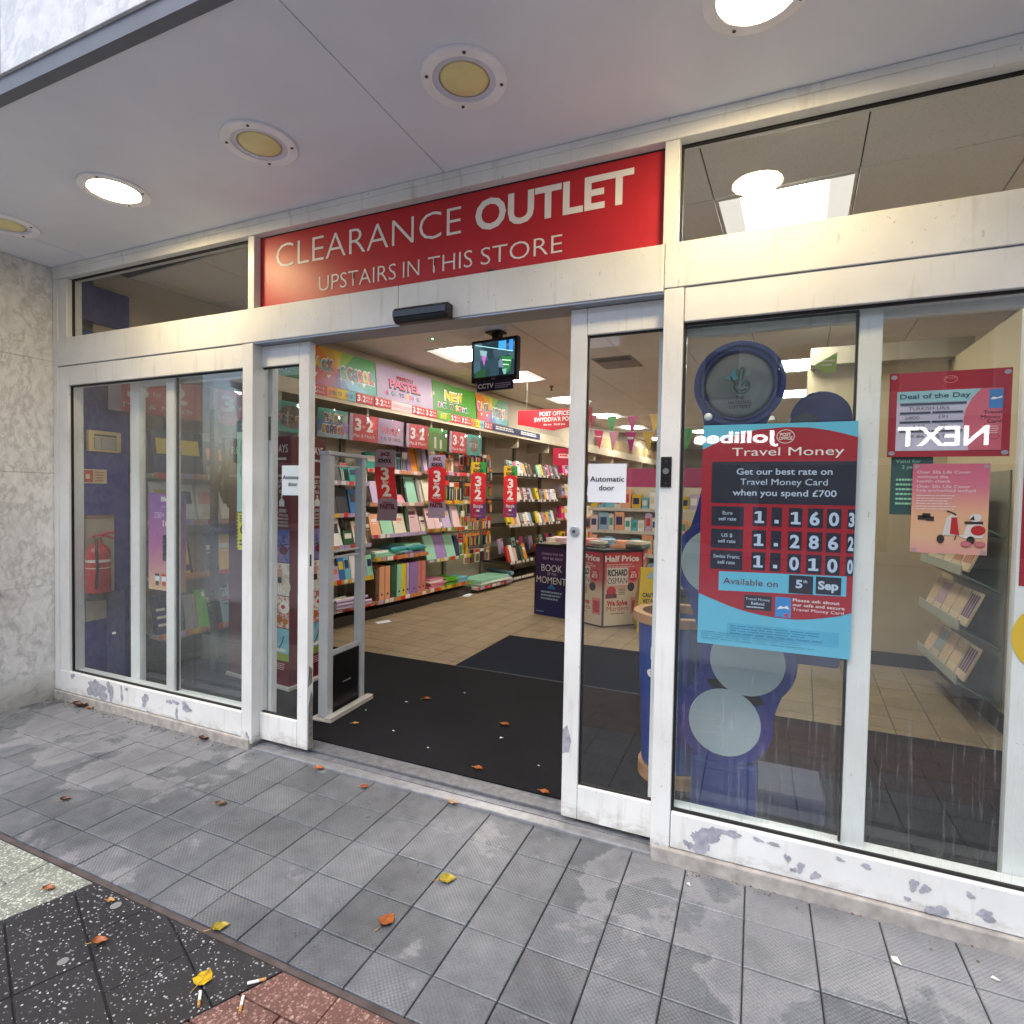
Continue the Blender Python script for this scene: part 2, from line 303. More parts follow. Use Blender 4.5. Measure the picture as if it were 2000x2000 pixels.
class Panel:
    """a flat sheet: local x to the right, y up, z towards the viewer"""
    def __init__(s, name, label, cat, w, h, M, mat, group=None, thick=.002, sheet=True, deform=None, outline=None, sheetname='sheet'):
        s.w, s.h = w, h; s.root = thing(name, label, cat, group=group, M=M); s.deform = deform; s.acc = {}; s.n = 0
        if sheet:
            q = MB()
            if outline: q.prism(outline, -thick, 0)
            elif deform:
                nx, ny = 6, 24; q.add([(w*i/nx, h*j/ny, 0) for j in range(ny+1) for i in range(nx+1)], [(j*(nx+1)+i, j*(nx+1)+i+1, (j+1)*(nx+1)+i+1, (j+1)*(nx+1)+i) for j in range(ny) for i in range(nx)])
            else: q.box(0, w, 0, h, -thick, 0)
            if deform: q.v = [deform(Vector(p)) for p in q.v]
            q.build(sheetname, mat, s.root)
    def z(s, L): return .0007*L
    def mb(s, mat, L, name='printed_shape'):
        k = (mat.name, L, name)
        if k not in s.acc: s.acc[k] = (MB(), mat, name)
        return s.acc[k][0]
    def poly(s, pts, mat, L=1, name='printed_shape'):
        s.mb(mat, L, name).add([(x, y, s.z(L)) for x, y in pts], [tuple(range(len(pts)))]); return s
    def rect(s, x0, y0, x1, y1, mat, L=1, name='printed_shape'):
        if s.deform:
            n = 16; q = s.mb(mat, L, name); q.add([(x, y0+(y1-y0)*j/n, s.z(L)) for j in range(n+1) for x in [x0+(x1-x0)*i/4 for i in range(5)]], [(j*5+i, j*5+i+1, (j+1)*5+i+1, (j+1)*5+i) for j in range(n) for i in range(4)]); return s
        return s.poly([(x0, y0), (x1, y0), (x1, y1), (x0, y1)], mat, L, name)
    def disc(s, cx, cy, rx, ry, mat, L=1, n=28, name='printed_shape', a0=0, a1=2*pi):
        return s.poly([(cx+rx*cos(a0+(a1-a0)*i/n), cy+ry*sin(a0+(a1-a0)*i/n)) for i in range(n if a1-a0 > 6 else n+1)], mat, L, name)
    def ringp(s, cx, cy, rx, ry, t, mat, L=1, n=28, name='printed_shape', a0=0, a1=2*pi):
        q = s.mb(mat, L, name); vs = []
        for k in (0, t): vs += [(cx+(rx-k)*cos(a0+(a1-a0)*i/n), cy+(ry-k)*sin(a0+(a1-a0)*i/n), s.z(L)) for i in range(n+1)]
        q.add(vs, [(i, i+1, n+2+i, n+1+i) for i in range(n)]); return s
    def line(s, pts, t, mat, L=1, name='printed_shape'):
        for (a, b), (c, d) in zip(pts, pts[1:]):
            l = math.hypot(c-a, d-b) or 1; nx, ny = -(d-b)/l*t/2, (c-a)/l*t/2; s.poly([(a-nx, b-ny), (c-nx, d-ny), (c+nx, d+ny), (a+nx, b+ny)], mat, L, name)
        return s
    def fine(s, x0, y0, x1, y1, rows, mat, L=2, seed=1, fill=.5):
        r = random.Random(seed); st = (y1-y0)/rows
        for k in range(rows):
            y = y1-(k+.75)*st; x = x0
            e = x1-(x1-x0)*r.uniform(0, .25)
            while x < e:
                d = (x1-x0)*r.uniform(.05, .16); s.rect(x, y, min(x+d, e), y+st*fill, mat, L, 'small_print'); x += d+(x1-x0)*.02
        return s
    def text(s, t, x, y, w, h, mat, L=3, bold=0, rot=0):
        if 'M' in t and len(t) > 1: bold = min(bold, 0)
        TXT.append((s.root, t, bold, x, y, w, h, mat, s.z(L), s.deform, rot)); return s
    def done(s):
        for (k, (q, mat, name)) in s.acc.items():
            if s.deform: q.v = [s.deform(Vector(p)) for p in q.v]
            q.build(name, mat, s.root)
        return s.root
def frame(o, xd=(1, 0), tilt=0, roll=0):
    X = Vector((xd[0], xd[1], 0)).normalized(); Y = Vector((0, 0, 1)); Z = X.cross(Y)
    M = Matrix((X, Y, Z)).transposed().to_4x4()
    if tilt: M = M @ Matrix.Rotation(tilt, 4, 'X')
    if roll: M = M @ Matrix.Rotation(roll, 4, 'Z')
    M.translation = Vector(o); return M

# ------------------------------------------------------------------ the ground outside
pav = struct(B(-6, 5, -.93, .012, -.12, -.012).build('pavement', plain('#3a3a3c', .8)))
TX, TY, TS = .1837, -.1915, .2
tile_me = None
def bevel_tile(w, d, h, mat, name, b=.0025):
    q = MB(); vs = []
    for z, i in ((-h, 0), (-b, 0), (0, b)): vs += [(i, i, z), (w-i, i, z), (w-i, d-i, z), (i, d-i, z)]
    q.add(vs, [(8, 9, 10, 11)]+[(k*4+i, k*4+(i+1) % 4, k*4+4+(i+1) % 4, k*4+4+i) for k in (0, 1) for i in range(4)])
    me = bpy.data.meshes.new(name); me.from_pydata(q.v, [], q.f); me.materials.append(mat); return me
tm = bevel_tile(.196, .196, .012, PAVER, 'paving_tile'); tme = bevel_tile(.196, .134, .012, PAVER, 'paving_tile')
for i in range(-17, 11):
    for j in range(0, 5):
        o = link('paving_tile', tm if j < 4 else tme, pav, (TX+TS*i+.002, TY-TS*j+.002 if j < 4 else TY-TS*3-.136, R.uniform(-.0012, .0008)))
        o.rotation_euler = (R.uniform(-.002, .002), R.uniform(-.002, .002), R.uniform(-.003, .003))
# the paved street beyond the tiles
st = struct(B(-30, 30, -16, -.95, -.3, -.016).build('street_paving', plain('#4a4746', .8)))
edge = struct(B(-6, 5, -.95, -.932, -.12, -.004).build('edge_strip', plain('#4f4644', .85, var=.25, scale=14)))
cdir = Vector((.927, -.375)); nd = Vector((.375, .927))
def slab(name, pts, mat, z=-.004):
    """a slab clipped so that it stays on the street side of the edging"""
    out = []
    for k, a in enumerate(pts):
        b = pts[(k+1) % len(pts)]; ia, ib = a[1] < -.953, b[1] < -.953
        if ia: out.append(a)
        if ia != ib: f = (-.953-a[1])/(b[1]-a[1]); out.append((a[0]+f*(b[0]-a[0]), -.953))
    if len(out) > 2: MB().prism(out, -.1, z+R.uniform(-.001, .001)).build(name, mat, st, bev=.002)
reflect_st = struct(B(-30, 30, -11.9, -2.7, -.1, -.010).build('street', plain('#8f8f90', .6, var=.12, scale=2)))  # unseen pale sheet added over the street paving to brighten the glass reflections
# terrazzo strips run askew; their left end meets the pale slabs, their right end the red pavers
def black_region(c):                                # offsets along nd
    for c0, c1 in ((-1.14, -.95), (-1.338, -1.143), (-1.513, -1.341), (-1.70, -1.516)):
        yield c0+.0015, c1-.0015
def on(c, t): return (nd.x*c+cdir.x*t, nd.y*c+cdir.y*t)
def hit(c, p0, p1):                                 # where the strip edge nd.x=c crosses the line p0-p1
    p0, p1 = Vector(p0), Vector(p1); f = (c-nd.dot(p0))/nd.dot(p1-p0); q = p0+f*(p1-p0); return cdir.dot(q)
LB = ((-1.072, -.963), (-1.146, -1.18)); RB = ((-.214, -.96), (-.345, -1.22))
for c0, c1 in black_region(0):
    a0, a1, b0, b1 = hit(c0, *LB), hit(c1, *LB), hit(c0, *RB), hit(c1, *RB)
    cuts = [0, .34, .7, 1] if c0 > -1.4 else [0, .5, 1]
    for f0, f1 in zip(cuts, cuts[1:]):
        g = .0012
        slab('terrazzo_slab', [on(c0, a0+(b0-a0)*f0+g), on(c0, a0+(b0-a0)*f1-g), on(c1, a1+(b1-a1)*f1-g), on(c1, a1+(b1-a1)*f0+g)], TERR)
lv = (Vector(LB[1])-Vector(LB[0])).normalized()
def lb(y): f = (y-LB[0][1])/(LB[1][1]-LB[0][1]); return LB[0][0]+f*(LB[1][0]-LB[0][0])
slab('pale_slab', [(-1.327, -1.26), (lb(-1.26)-.004, -1.26), (lb(-.93)-.004, -.93), (-1.327, -.93)], PALEA)
slab('pale_slab', [(-1.327, -1.9), (lb(-1.9)-.004, -1.9), (lb(-1.263)-.004, -1.263), (-1.327, -1.263)], PALEA)
for k in range(8): slab('pale_slab', [(-1.331-.33*(k+1)+.003, -1.075), (-1.331-.33*k, -1.075), (-1.331-.33*k, -.93), (-1.331-.33*(k+1)+.003, -.93)], PALEA)
for k in range(8): slab('pale_slab', [(-1.331-.33*(k+1)+.003, -1.5), (-1.331-.33*k, -1.5), (-1.331-.33*k, -1.08), (-1.331-.33*(k+1)+.003, -1.08)], PALEA)
def rb(y): f = (y-RB[0][1])/(RB[1][1]-RB[0][1]); return RB[0][0]+f*(RB[1][0]-RB[0][0])
for r_, (y0, y1) in enumerate(((-1.055, -.93), (-1.163, -1.06), (-1.271, -1.168), (-1.379, -1.276), (-1.487, -1.384), (-1.595, -1.492))):
    xs = [rb((y0+y1)/2)+.004]+[-.009+(0 if r_ % 2 == 0 else -.10)+.2*k for k in range(0, 16)]
    xs = [x for n_, x in enumerate(xs) if n_ == 0 or x > xs[0]+.03]
    for a, b in zip(xs, xs[1:]):
        p = [(a, y0), (b-.004, y0), (b-.004, y1), (a, y1)]
        if a == xs[0]: p[0] = (rb(y0)+.004, y0); p[3] = (rb(y1)+.004, y1)
        slab('red_paver', p, REDA)

# ------------------------------------------------------------------ canopy over the recess
ZS = 2.723
sof = struct(B(-6, 5, -.972, 3.0, ZS+.14, ZS+.3).build('canopy_soffit', plain('#7f7f82', .8)))
SOFM = plain('#e3e6f0', .5, var=.04, scale=2)
def soffit_panel(x0, x1): B(x0, x1, -.970, -.001, ZS, ZS+.02).build('soffit_panel', SOFM, sof, bev=.0015)
for a, b in ((-6, -2.73), (-2.727, -.2825), (-.2785, 2.15), (2.153, 5)): soffit_panel(a, b)
B(-6, 5, -1.012, -.974, ZS-.012, ZS+.05).build('soffit_edge_trim', plain('#6d7078', .6), sof)
B(-14, 9, -.99, 3.0, ZS+1.2, ZS+7).build('upper_wall', plain('#b5b0a8', .8, var=.08, scale=1), None)['kind'] = 'structure'
fas = struct(B(-14, 9, -1.0, -.976, ZS+.055, ZS+1.2).build('canopy_fascia', plain('#8f8f8f', .7)))
for x0, x1 in ((-14, -10.4), (-10.396, -8.2), (-8.196, -5.85), (-5.846, -3.65), (-3.646, -1.447), (-1.443, .75), (.754, 2.95), (2.954, 5), (5.004, 9)):
    B(x0, x1, -1.022, -1.001, ZS+.045, ZS+1.19).build('marble_slab', MARBLE_DAYLIT, fas, bev=.002)
mw = tag(B(-14, -3.142, -1.0, .3, -.1, ZS+.1).build('marble_wall', plain('#77746e', .8)), 'grey veined marble side wall left of the white shopfront frame', 'wall')
for z0, z1 in ((-.02, .7288), (.7302, 1.4368), (1.4382, 2.1398), (2.1412, ZS-.002)):
    B(-3.140, -3.116, -.998, .03, z0, z1).build('marble_slab', MARBLE, mw, bev=.0015)
    B(-5.6, -3.142, -1.024, -1.001, z0, z1).build('marble_slab', MARBLE, mw, bev=.0015); B(-14, -5.603, -1.024, -1.001, z0, z1).build('marble_slab', MARBLE, mw, bev=.0015)

# downlights in the soffit
LIT = glow('lit_lamp_diffuser', (1, .76, .40), DOWN_E); LOUT = plain('#eadb9c', .35); RIM = plain('#f4f2f6', .4); BEZ = plain('#d2d2e2', .3)
def downlight(x, y, lit, label):
    o = thing('downlight', label, 'downlight', (x, y, ZS), 0, 'round downlights in the canopy soffit')
    MB().ring(.142, .104, -.011, 0).build('trim_ring', RIM, o, bev=.002, smooth=False)
    MB().ring(.1035, .084, -.007, 0).build('bezel', BEZ, o)
    MB().lathe([(.101 if lit else .0835, -.0072 if lit else -.004), (.07, -.010), (.03, -.0125), (.001, -.013)], 32).build('diffuser', LIT if lit else LOUT, o, smooth=True)  # lit diffuser widened over the bezel, putting its glow into the shape
    for a in (.5, 2.1, 3.7, 5.2): MB().cyl(.123*cos(a), .123*sin(a), .0055, -.014, -.0112, 10).build('screw', plain('#3c3a38', .5), o)
downlight(-2.66, -.45, 0, 'unlit yellow soffit downlight cut by the left photo edge, above the marble wall')
downlight(-1.765, -.452, 1, 'lit soffit downlight at the left, above the narrow transom window')
downlight(-.855, -.458, 0, 'unlit soffit downlight between the lit left lamp and the panel joint')
downlight(.06, -.462, 0, 'largest unlit soffit downlight, right of the soffit panel joint')
downlight(.945, -.45, 1, 'lit soffit downlight cut off by the top edge of the photo')

# ------------------------------------------------------------------ white shopfront frame (front plane y = 0)
sf = thing('shopfront', 'white painted shopfront frame with chipped sills around the open doorway', 'shopfront')
def member(name, x0, x1, y0, y1, z0, z1, parent=sf, mat=WHITE, bev=.003): return B(x0, x1, y0, y1, z0, z1).build(name, mat, parent, bev=bev)
XR = 3.4
member('head_rail', -3.114, XR, -.004, .09, 2.648, ZS-.001)
member('head_fillet', -3.114, XR, -.011, -.0045, 2.695, ZS-.002, bev=.001)
member('wall_jamb', -3.114, -3.066, -.003, .09, .057, 2.647)
member('window_jamb', -3.064, -2.967, 0, .09, .057, 2.103)
member('transom_jamb', -3.064, -2.98, .002, .09, 2.28, 2.647)
member('mullion', -1.437, -1.394, 0, .09, 2.28, 2.647); member('mullion', .64, .693, 0, .09, 2.28, 2.647)
member('header_beam', -3.064, -.512, -.006, .09, 2.107, 2.278); member('header_beam', -.509, .648, -.006, .09, 2.107, 2.278); member('header_beam', .65, XR, -.006, .09, 2.117, 2.278)
member('door_track', -1.394, .648, .0, .13, 2.099, 2.1065, mat=ALU, bev=.001)
member('track_cover', -1.394, .648, .0905, .13, 2.112, 2.64, mat=plain('#b0b0b4', .5))
member('window_top_rail', -2.966, -1.47, 0, .09, 1.984, 2.103); member('window_top_rail', .723, XR, 0, .09, 1.991, 2.114)
member('window_sill', -3.064, -1.47, -.002, .10, .057, .187); member('window_sill', .723, XR, -.002, .10, .057, .187)
member('post', -1.468, -1.396, -.004, .10, .03, 2.104); member('post', .650, .721, -.004, .10, .03, 2.114)
member('transom_post_cap', .696, .700, .001, .05, 1.99, 2.0, bev=0)
PL = plain('#a7a29c', .8, var=.2, scale=20)
member('plinth', -3.114, -1.41, -.012, .10, -.01, .054, mat=PL, bev=.006); member('plinth', .655, XR, -.016, .10, -.01, .054, mat=PL, bev=.006)
def gasketed(x0, x1, z0, z1, y=.022, g=.009, mat=GLASS, pane=True):
    q = MB(); q.box(x0, x1, y-.006, y+.006, z0, z0+g); q.box(x0, x1, y-.006, y+.006, z1-g, z1); q.box(x0, x0+g, y-.006, y+.006, z0+g, z1-g); q.box(x1-g, x1, y-.006, y+.006, z0+g, z1-g)
    q.build('gasket', GASKET, sf)
    if pane: MB().add([(x0+g, y, z0+g), (x1-g, y, z0+g), (x1-g, y, z1-g), (x0+g, y, z1-g)], [(0, 1, 2, 3)]).build('glass_pane', mat, sf)
gasketed(-2.967, -1.469, .187, 1.984, mat=GLASSL); gasketed(.722, 3.2, .187, 1.991)
gasketed(-2.98, -1.437, 2.279, 2.648, .04, mat=GLASSI); gasketed(.693, 3.2, 2.279, 2.648, .05, mat=GLASSI)
# flaked paint: irregular bare-metal patches on sills and posts
CHIP = plain('#a2a3ad', .5, .0, var=.2, scale=40)
def chip(cx, cz, rx, rz, y, seed, tilt=0):
    r = random.Random(seed); n = 40; pts = []
    for i in range(n):
        a = 2*pi*i/n; k = .85+.22*sin(a*2+seed)+.16*sin(a*3+seed*2.1)+.10*sin(a*5+seed)+r.uniform(-.13, .10); u, v = rx*k*cos(a), rz*k*sin(a); pts.append((cx+u*cos(tilt)-v*sin(tilt), cz+u*sin(tilt)+v*cos(tilt)))
    pts = [(x, min(.186, max(.058, z))) if y > -.0075 and seed < 90 else (x, z) for x, z in pts]
    MB().add([(x, y, z) for x, z in pts], [tuple(range(n))]).build('paint_chip', CHIP, sf)
for k, c in enumerate([(-2.93, .165, .02, .016), (-2.70, .125, .075, .06), (-2.66, .10, .06, .05), (-2.555, .13, .03, .055), (-2.45, .125, .012, .045), (-2.405, .162, .018, .008), (-2.24, .125, .028, .04), (-2.215, .06, .012, .012), (-2.03, .15, .022, .014), (-1.975, .155, .028, .012), (-1.89, .14, .04, .025), (-1.97, .09, .012, .03),
        (.84, .115, .06, .06), (.87, .15, .03, .03), (.925, .163, .05, .018), (.79, .085, .02, .02), (1.02, .165, .022, .008), (1.07, .162, .028, .007), (1.155, .105, .016, .022), (1.20, .09, .018, .018), (1.135, .09, .012, .012), (1.115, .125, .012, .02), (1.27, .165, .015, .008), (1.345, .163, .02, .01), (1.475, .14, .018, .022), (1.505, .135, .018, .018), (1.54, .075, .035, .025), (1.46, .09, .01, .01), (1.62, .15, .012, .014), (1.66, .10, .03, .02)]):
    chip(*c[:2], c[2]*(1.15 if c[0] < 0 else .9), c[3]*(1.1 if c[0] < 0 else .85), -.0026-.00012*k, k)
chip(-1.425, .07, .014, .02, -.0046, 91); chip(.676, .05, .012, .012, -.0046, 92)

# fascia sign above the doorway
P = Panel('fascia_sign', 'red sign above the doorway with white CLEARANCE OUTLET lettering', 'sign', 2.034, .369, frame((-1.394, .04, 2.279)), SIGNRED, thick=.02, sheetname='sign_panel')
P.text('CLEARANCE', .110, .198, 1.063, .119, WH, bold=-.012); P.text('OUTLET', 1.241, .198, .674, .12, WH, bold=.028)
for t_, a_, b_ in (('UPSTAIRS', .389, .838), ('IN', .876, .963), ('THIS', 1.008, 1.230), ('STORE', 1.270, 1.634)): P.text(t_, a_, .049, b_-a_, .072, WH, bold=-.01)
P.rect(.001, .362, 2.033, .3685, GASKET, 1, 'top_gasket'); P.done()
member('sign_fixing_block', -.075, -.048, -.002, .03, 2.2785, 2.291, mat=plain('#5b2a2a'))

# door motion sensor
q = MB(); q.prism([(-.058, .012), (-.04, .0), (-.005, 0), (-.005, .064), (-.05, .064), (-.062, .05)], 0, .272, Matrix(((0, 0, 1, 0), (1, 0, 0, 0), (0, 1, 0, 0), (0, 0, 0, 1))))
sen = thing('motion_sensor', 'black door motion sensor on the white header above the doorway', 'sensor', (-.502, 0, 2.097))
q.build('housing', plain('#15171b', .35), sen, bev=.004); B(.004, .268, -.066, -.06, .022, .048).build('lens_cover', plain('#1d2026', .2), sen)
MB().box(.21, .25, -.0625, -.0615, .053, .056).build('maker_mark', plain('#5d6168'), sen)
sl_ = thing('indicator_light', 'tiny green indicator light under the door track', 'light', (-.47, .22, 2.098)); MB().lathe([(.004, 0), (.003, -.003), (.001, -.004)], 10).build('lens', glow('green_led', (.1, 1, .5), 4), sl_)

# key switch on the right post
ks = thing('key_switch', 'black vertical key switch plate on the right door post', 'switch', (.655, -.006, 1.393))
B(0, .039, -.005, .001, 0, .111).build('plate', plain('#17171a', .3), ks, bev=.002)
MX = Matrix.Rotation(pi/2, 4, 'X')
def facing(x, z, r, y0, y1, n=20): return MB().cyl(x, -z, r, y0, y1, n, Matrix.Rotation(-pi/2, 4, 'X'))
facing(.0195, .058, .011, -.012, -.006).build('key_barrel', plain('#9c9ca0', .3, .8), ks); facing(.0195, .095, .0035, -.0075, -.006).build('screw', plain('#55555a', .3, .8), ks); facing(.0195, .014, .0035, -.0075, -.006).build('screw', plain('#55555a', .3, .8), ks)

# sliding leaves
def leaf(x0, x1, label, lock):
    d = thing('sliding_door', label, 'door', (0, 0, 0), 0, 'sliding doors of the shop entrance')
    y0, y1 = .05, .092
    member('stile', x0, x0+.067, y0, y1, .04, 2.098, d); member('stile', x1-.067, x1, y0, y1, .04, 2.098, d)
    member('bottom_rail', x0+.068, x1-.068, y0, y1, .04, .178, d); member('top_rail', x0+.068, x1-.068, y0, y1, 1.992, 2.098, d)
    a, b = x0+.067, x1-.067; g = .007; q = MB()
    q.box(a, b, .064, .077, .178, .178+g); q.box(a, b, .064, .077, 1.992-g, 1.992); q.box(a, a+g, .064, .077, .178+g, 1.992-g); q.box(b-g, b, .064, .077, .178+g, 1.992-g); q.build('gasket', GASKET, d)
    MB().add([(a+g, .0705, .185), (b-g, .0705, .185), (b-g, .0705, 1.985), (a+g, .0705, 1.985)], [(0, 1, 2, 3)]).build('glass_pane', GLASSD, d)
    return d
dl = leaf(-2.13, -1.073, 'open sliding door leaf on the left, half behind the post', 0)
dr = leaf(.28, 1.345, 'open sliding door leaf right of the doorway with a round lock', 1)
facing(.314, 1.215, .02, .038, .05, 24).build('lock', plain('#b9bcc4', .3, .5), dr, bev=.003); facing(.314, 1.212, .007, .035, .038, 14).build('keyhole', plain('#6a6c72', .3, .8), dr)
MB().add([(-1.0725, .06, .04), (-1.0725, .088, .04), (-1.0725, .09, .30), (-1.0725, .078, .34), (-1.0725, .06, .26)], [(0, 1, 2, 3, 4)]).build('worn_edge', plain('#8d8a86', .5, .3, var=.3, scale=40), dl)
MB().add([(-1.0725, .055, .36), (-1.0725, .085, .38), (-1.0725, .085, .45), (-1.0725, .062, .47)], [(0, 1, 2, 3)]).build('worn_edge', plain('#8d8a86', .5, .3, var=.3, scale=40), dl)
B(-1.073, -1.0722, .062, .073, .975, 1.035).build('lock_slot', INK, dl)
MB().add([(.281, .0495, .30), (.31, .0495, .31), (.318, .0495, .36), (.30, .0495, .42), (.281, .0495, .40)], [(0, 1, 2, 3, 4)]).build('paint_chip', CHIP, dr)
# inner screens behind the leaves
def screen(x0, x1, s0, s1, label):
    d = thing('inner_screen', label, 'glass screen', (0, 0, 0), 0, 'inner screens behind the sliding doors')
    y0, y1 = .105, .145
    member('stile', x0, x0+s0, y0, y1, .03, 2.06, d); member('stile', x1-s1, x1, y0, y1, .03, 2.06, d)
    member('bottom_rail', x0+s0+.001, x1-s1-.001, y0, y1, .03, .165, d); member('top_rail', x0+s0+.001, x1-s1-.001, y0, y1, 1.965, 2.06, d)
    MB().add([(x0+s0, .125, .165), (x1-s1, .125, .165), (x1-s1, .125, 1.965), (x0+s0, .125, 1.965)], [(0, 1, 2, 3)]).build('glass_pane', GLASSI, d); return d
sL = screen(-2.535, -1.375, .085, .12, 'white inner glass screen seen through the left window')
B(-1.40, -1.385, .1035, .105, 1.62, 1.745).build('lock_plate', plain('#5d5c5a', .4, .5), sL); B(-1.398, -1.387, .1025, .1034, 1.66, 1.70).build('lock_bolt', INK, sL)
sR = screen(.62, 2.25, .10, .52, 'white inner glass screen seen through the right window')

# threshold
th = thing('door_threshold', 'worn aluminium threshold with sliding track across the doorway', 'threshold')
AL2 = plain('#9fa1a6', .38, .55, var=.15, scale=25)
B(-1.40, .66, .0, .055, -.008, .012).build('front_strip', AL2, th, bev=.004); B(-1.40, .66, .096, .188, -.005, .026).build('rear_strip', plain('#74767b', .5, .4, var=.2, scale=30), th, bev=.002)
q = MB()
for k in range(4): q.box(-1.40, .66, .058+k*.0095, .0625+k*.0095, -.008, .014)
q.build('track_ribs', AL2, th)

# notices on the door glass
def autodoor(x0, y, label):
    P = Panel('paper_notice', label, 'notice', .153, .153, frame((x0, y, 1.331)), PAPER, 'automatic door notices', thick=.0006)
    P.text('Automatic', .008, .083, .137, .020, INK, bold=.012); P.text('door', .045, .048, .062, .020, INK, bold=.012); P.done()
autodoor(-1.277, .0765, 'white Automatic door notice partly hidden behind the left sliding door stile'); autodoor(.3605, .066, 'white Automatic door notice in full on the right sliding door glass')

# ------------------------------------------------------------------ shop interior shell
S0 = Vector((-2.693, 2.555, 0)); DV = Vector((.1097, .9940, 0)).normalized(); NV = Vector((DV.y, -DV.x, 0)); ANG = math.atan2(DV.y, DV.x)
def W(s, p, z): q = S0+DV*s+NV*p; return Vector((q.x, q.y, z))
flo = struct(B(-5, 4.5, .10, 18, -.1, .014).build('shop_floor', plain('#6f5e44', .6)))
ft = bevel_tile(.2045, .2045, .012, FTILE, 'floor_tile', .0015); FA = radians(-4)
F0 = Vector((-2.9, 1.45, 0)); fx = Vector((cos(FA), sin(FA), 0)); fy = Vector((-sin(FA), cos(FA), 0)); nt_ = 0; far = MB(); far_t = []
for j in range(0, 75):
    for i in range(0, 32):
        p = F0+fx*(.21*i-.2)+fy*(.21*(j-(i*0)))
        if p.y < 1.3 or p.x > 2.6 or p.x < -3.4: continue
        if j < 12 and not (p.y < 1.45 and p.x > -9 and False):
            if p.y < 1.64 and p.y+.2 < 1.66: continue
            if -1.1 < p.x < .3 and p.y < 2.4: continue                       # hidden under the second mat
            if nt_ < 296: link('floor_tile', ft, flo, (p.x, p.y, .026), FA); nt_ += 1; continue
        M_ = Matrix.Translation((p.x, p.y, .026)) @ Matrix.Rotation(FA, 4, 'Z'); far.box(0, .2045, 0, .2045, -.012, 0, M_)
o = far.build('floor_tiles_beyond', FTILE, flo); o['kind'] = 'stuff'
mats = tag(B(-3.6, 3.2, .189, 1.655, .0, .031).build('entrance_matting', MATD), 'charcoal entrance matting just inside the doorway with scattered litter', 'matting')
m2_ = tag(B(-1.113, .35, 1.657, 2.70, .01, .0335).build('floor_mat', MATB), 'blue black floor mat lying on the beige tiles behind the matting', 'mat')
B(-1.113, .35, 1.64, 1.657, .031, .034).build('edge_binding', plain('#3a3c40', .8), m2_)
ceil = struct(B(-5, 4.5, .10, 18, 2.83, 3.0).build('shop_ceiling', plain('#2c2a28', .9)))
ct = bpy.data.meshes.new('ceiling_tile'); q = MB().box(0, .598, 0, .592, 0, .012); ct.from_pydata(q.v, [], q.f); ct.materials.append(CTILE)
PANELS = [(.754, .8, 'lit ceiling panel behind the transom window right of the red sign'), (-2.13, 2.5, 'lit ceiling panel just left of the television'), (-2.0, 4.25, 'lit ceiling panel just right of and behind the television'), (-1.92, 6.05, 'lit ceiling panel above the red hanging sign, third along the left row'),
          (-1.8, 7.85, 'lit ceiling panel far back, fourth along the left row'), (-1.7, 9.65, 'lit ceiling panel far back, fifth along the left row'), (.91, 2.55, 'lit ceiling panel behind the top of the lottery stand window'), (1.06, 4.3, 'lit ceiling panel seen above the smaller blue disc'), (1.15, 6.1, 'lit ceiling panel farthest back on the right row'), (-1.6, 11.6, 'lit ceiling panel at the far end, sixth along the left row'), (.9, 8.4, 'lit ceiling panel deep in the shop behind the lottery stand'), (-.2, 10.3, 'lit ceiling panel deep in the shop behind the bunting')]
CA = radians(-3.5); cx_ = Vector((cos(CA), sin(CA), 0)); cy_ = Vector((-sin(CA), cos(CA), 0)); C0 = Vector((.754, .8, 0)); used = set()
for x, y, l in PANELS:
    d = Vector((x, y, 0))-C0; used.add((round(d.dot(cx_)/.605), round(d.dot(cy_)/.6)))
LAMPM = {}
def lampmat():
    m, t, b = base('lit_panel', .4); tc = N(t, 'ShaderNodeTexCoord'); sx = N(t, 'ShaderNodeSeparateXYZ'); t.links.new(tc.outputs['Object'], sx.inputs[0]); sb = N(t, 'ShaderNodeMath', operation='SUBTRACT'); t.links.new(sx.outputs['X'], sb.inputs[0]); sb.inputs[1].default_value = .30; v = N(t, 'ShaderNodeMath', operation='ABSOLUTE'); t.links.new(sb.outputs[0], v.inputs[0])
    mr = N(t, 'ShaderNodeMapRange'); mr.inputs[1].default_value = .19; mr.inputs[2].default_value = .09; mr.inputs[3].default_value = .40; mr.inputs[4].default_value = PANEL_E*2.0; t.links.new(v.outputs[0], mr.inputs[0])
    b.inputs['Emission Color'].default_value = (1, .95, .87, 1); t.links.new(mr.outputs[0], b.inputs['Emission Strength']); b.inputs['Base Color'].default_value = (.7, .7, .66, 1); return m
LP_ = lampmat()
grid = []; farc = MB()
for j in range(-1, 26):
    for i in range(-10, 6):
        if (i, j) in used: continue
        p = C0+cx_*(.605*i)+cy_*(.6*j)
        if p.y < .08 or p.x < -4.6 or p.x > 3.6: continue
        if j < 13 and len(grid) < 190: grid.append(link('ceiling_tile', ct, ceil, (p.x, p.y, 2.803), CA))
        else: farc.box(0, .598, 0, .592, 0, .012, Matrix.Translation((p.x, p.y, 2.803)) @ Matrix.Rotation(CA, 4, 'Z'))
o = farc.build('ceiling_tiles_beyond', CTILE, ceil); o['kind'] = 'stuff'
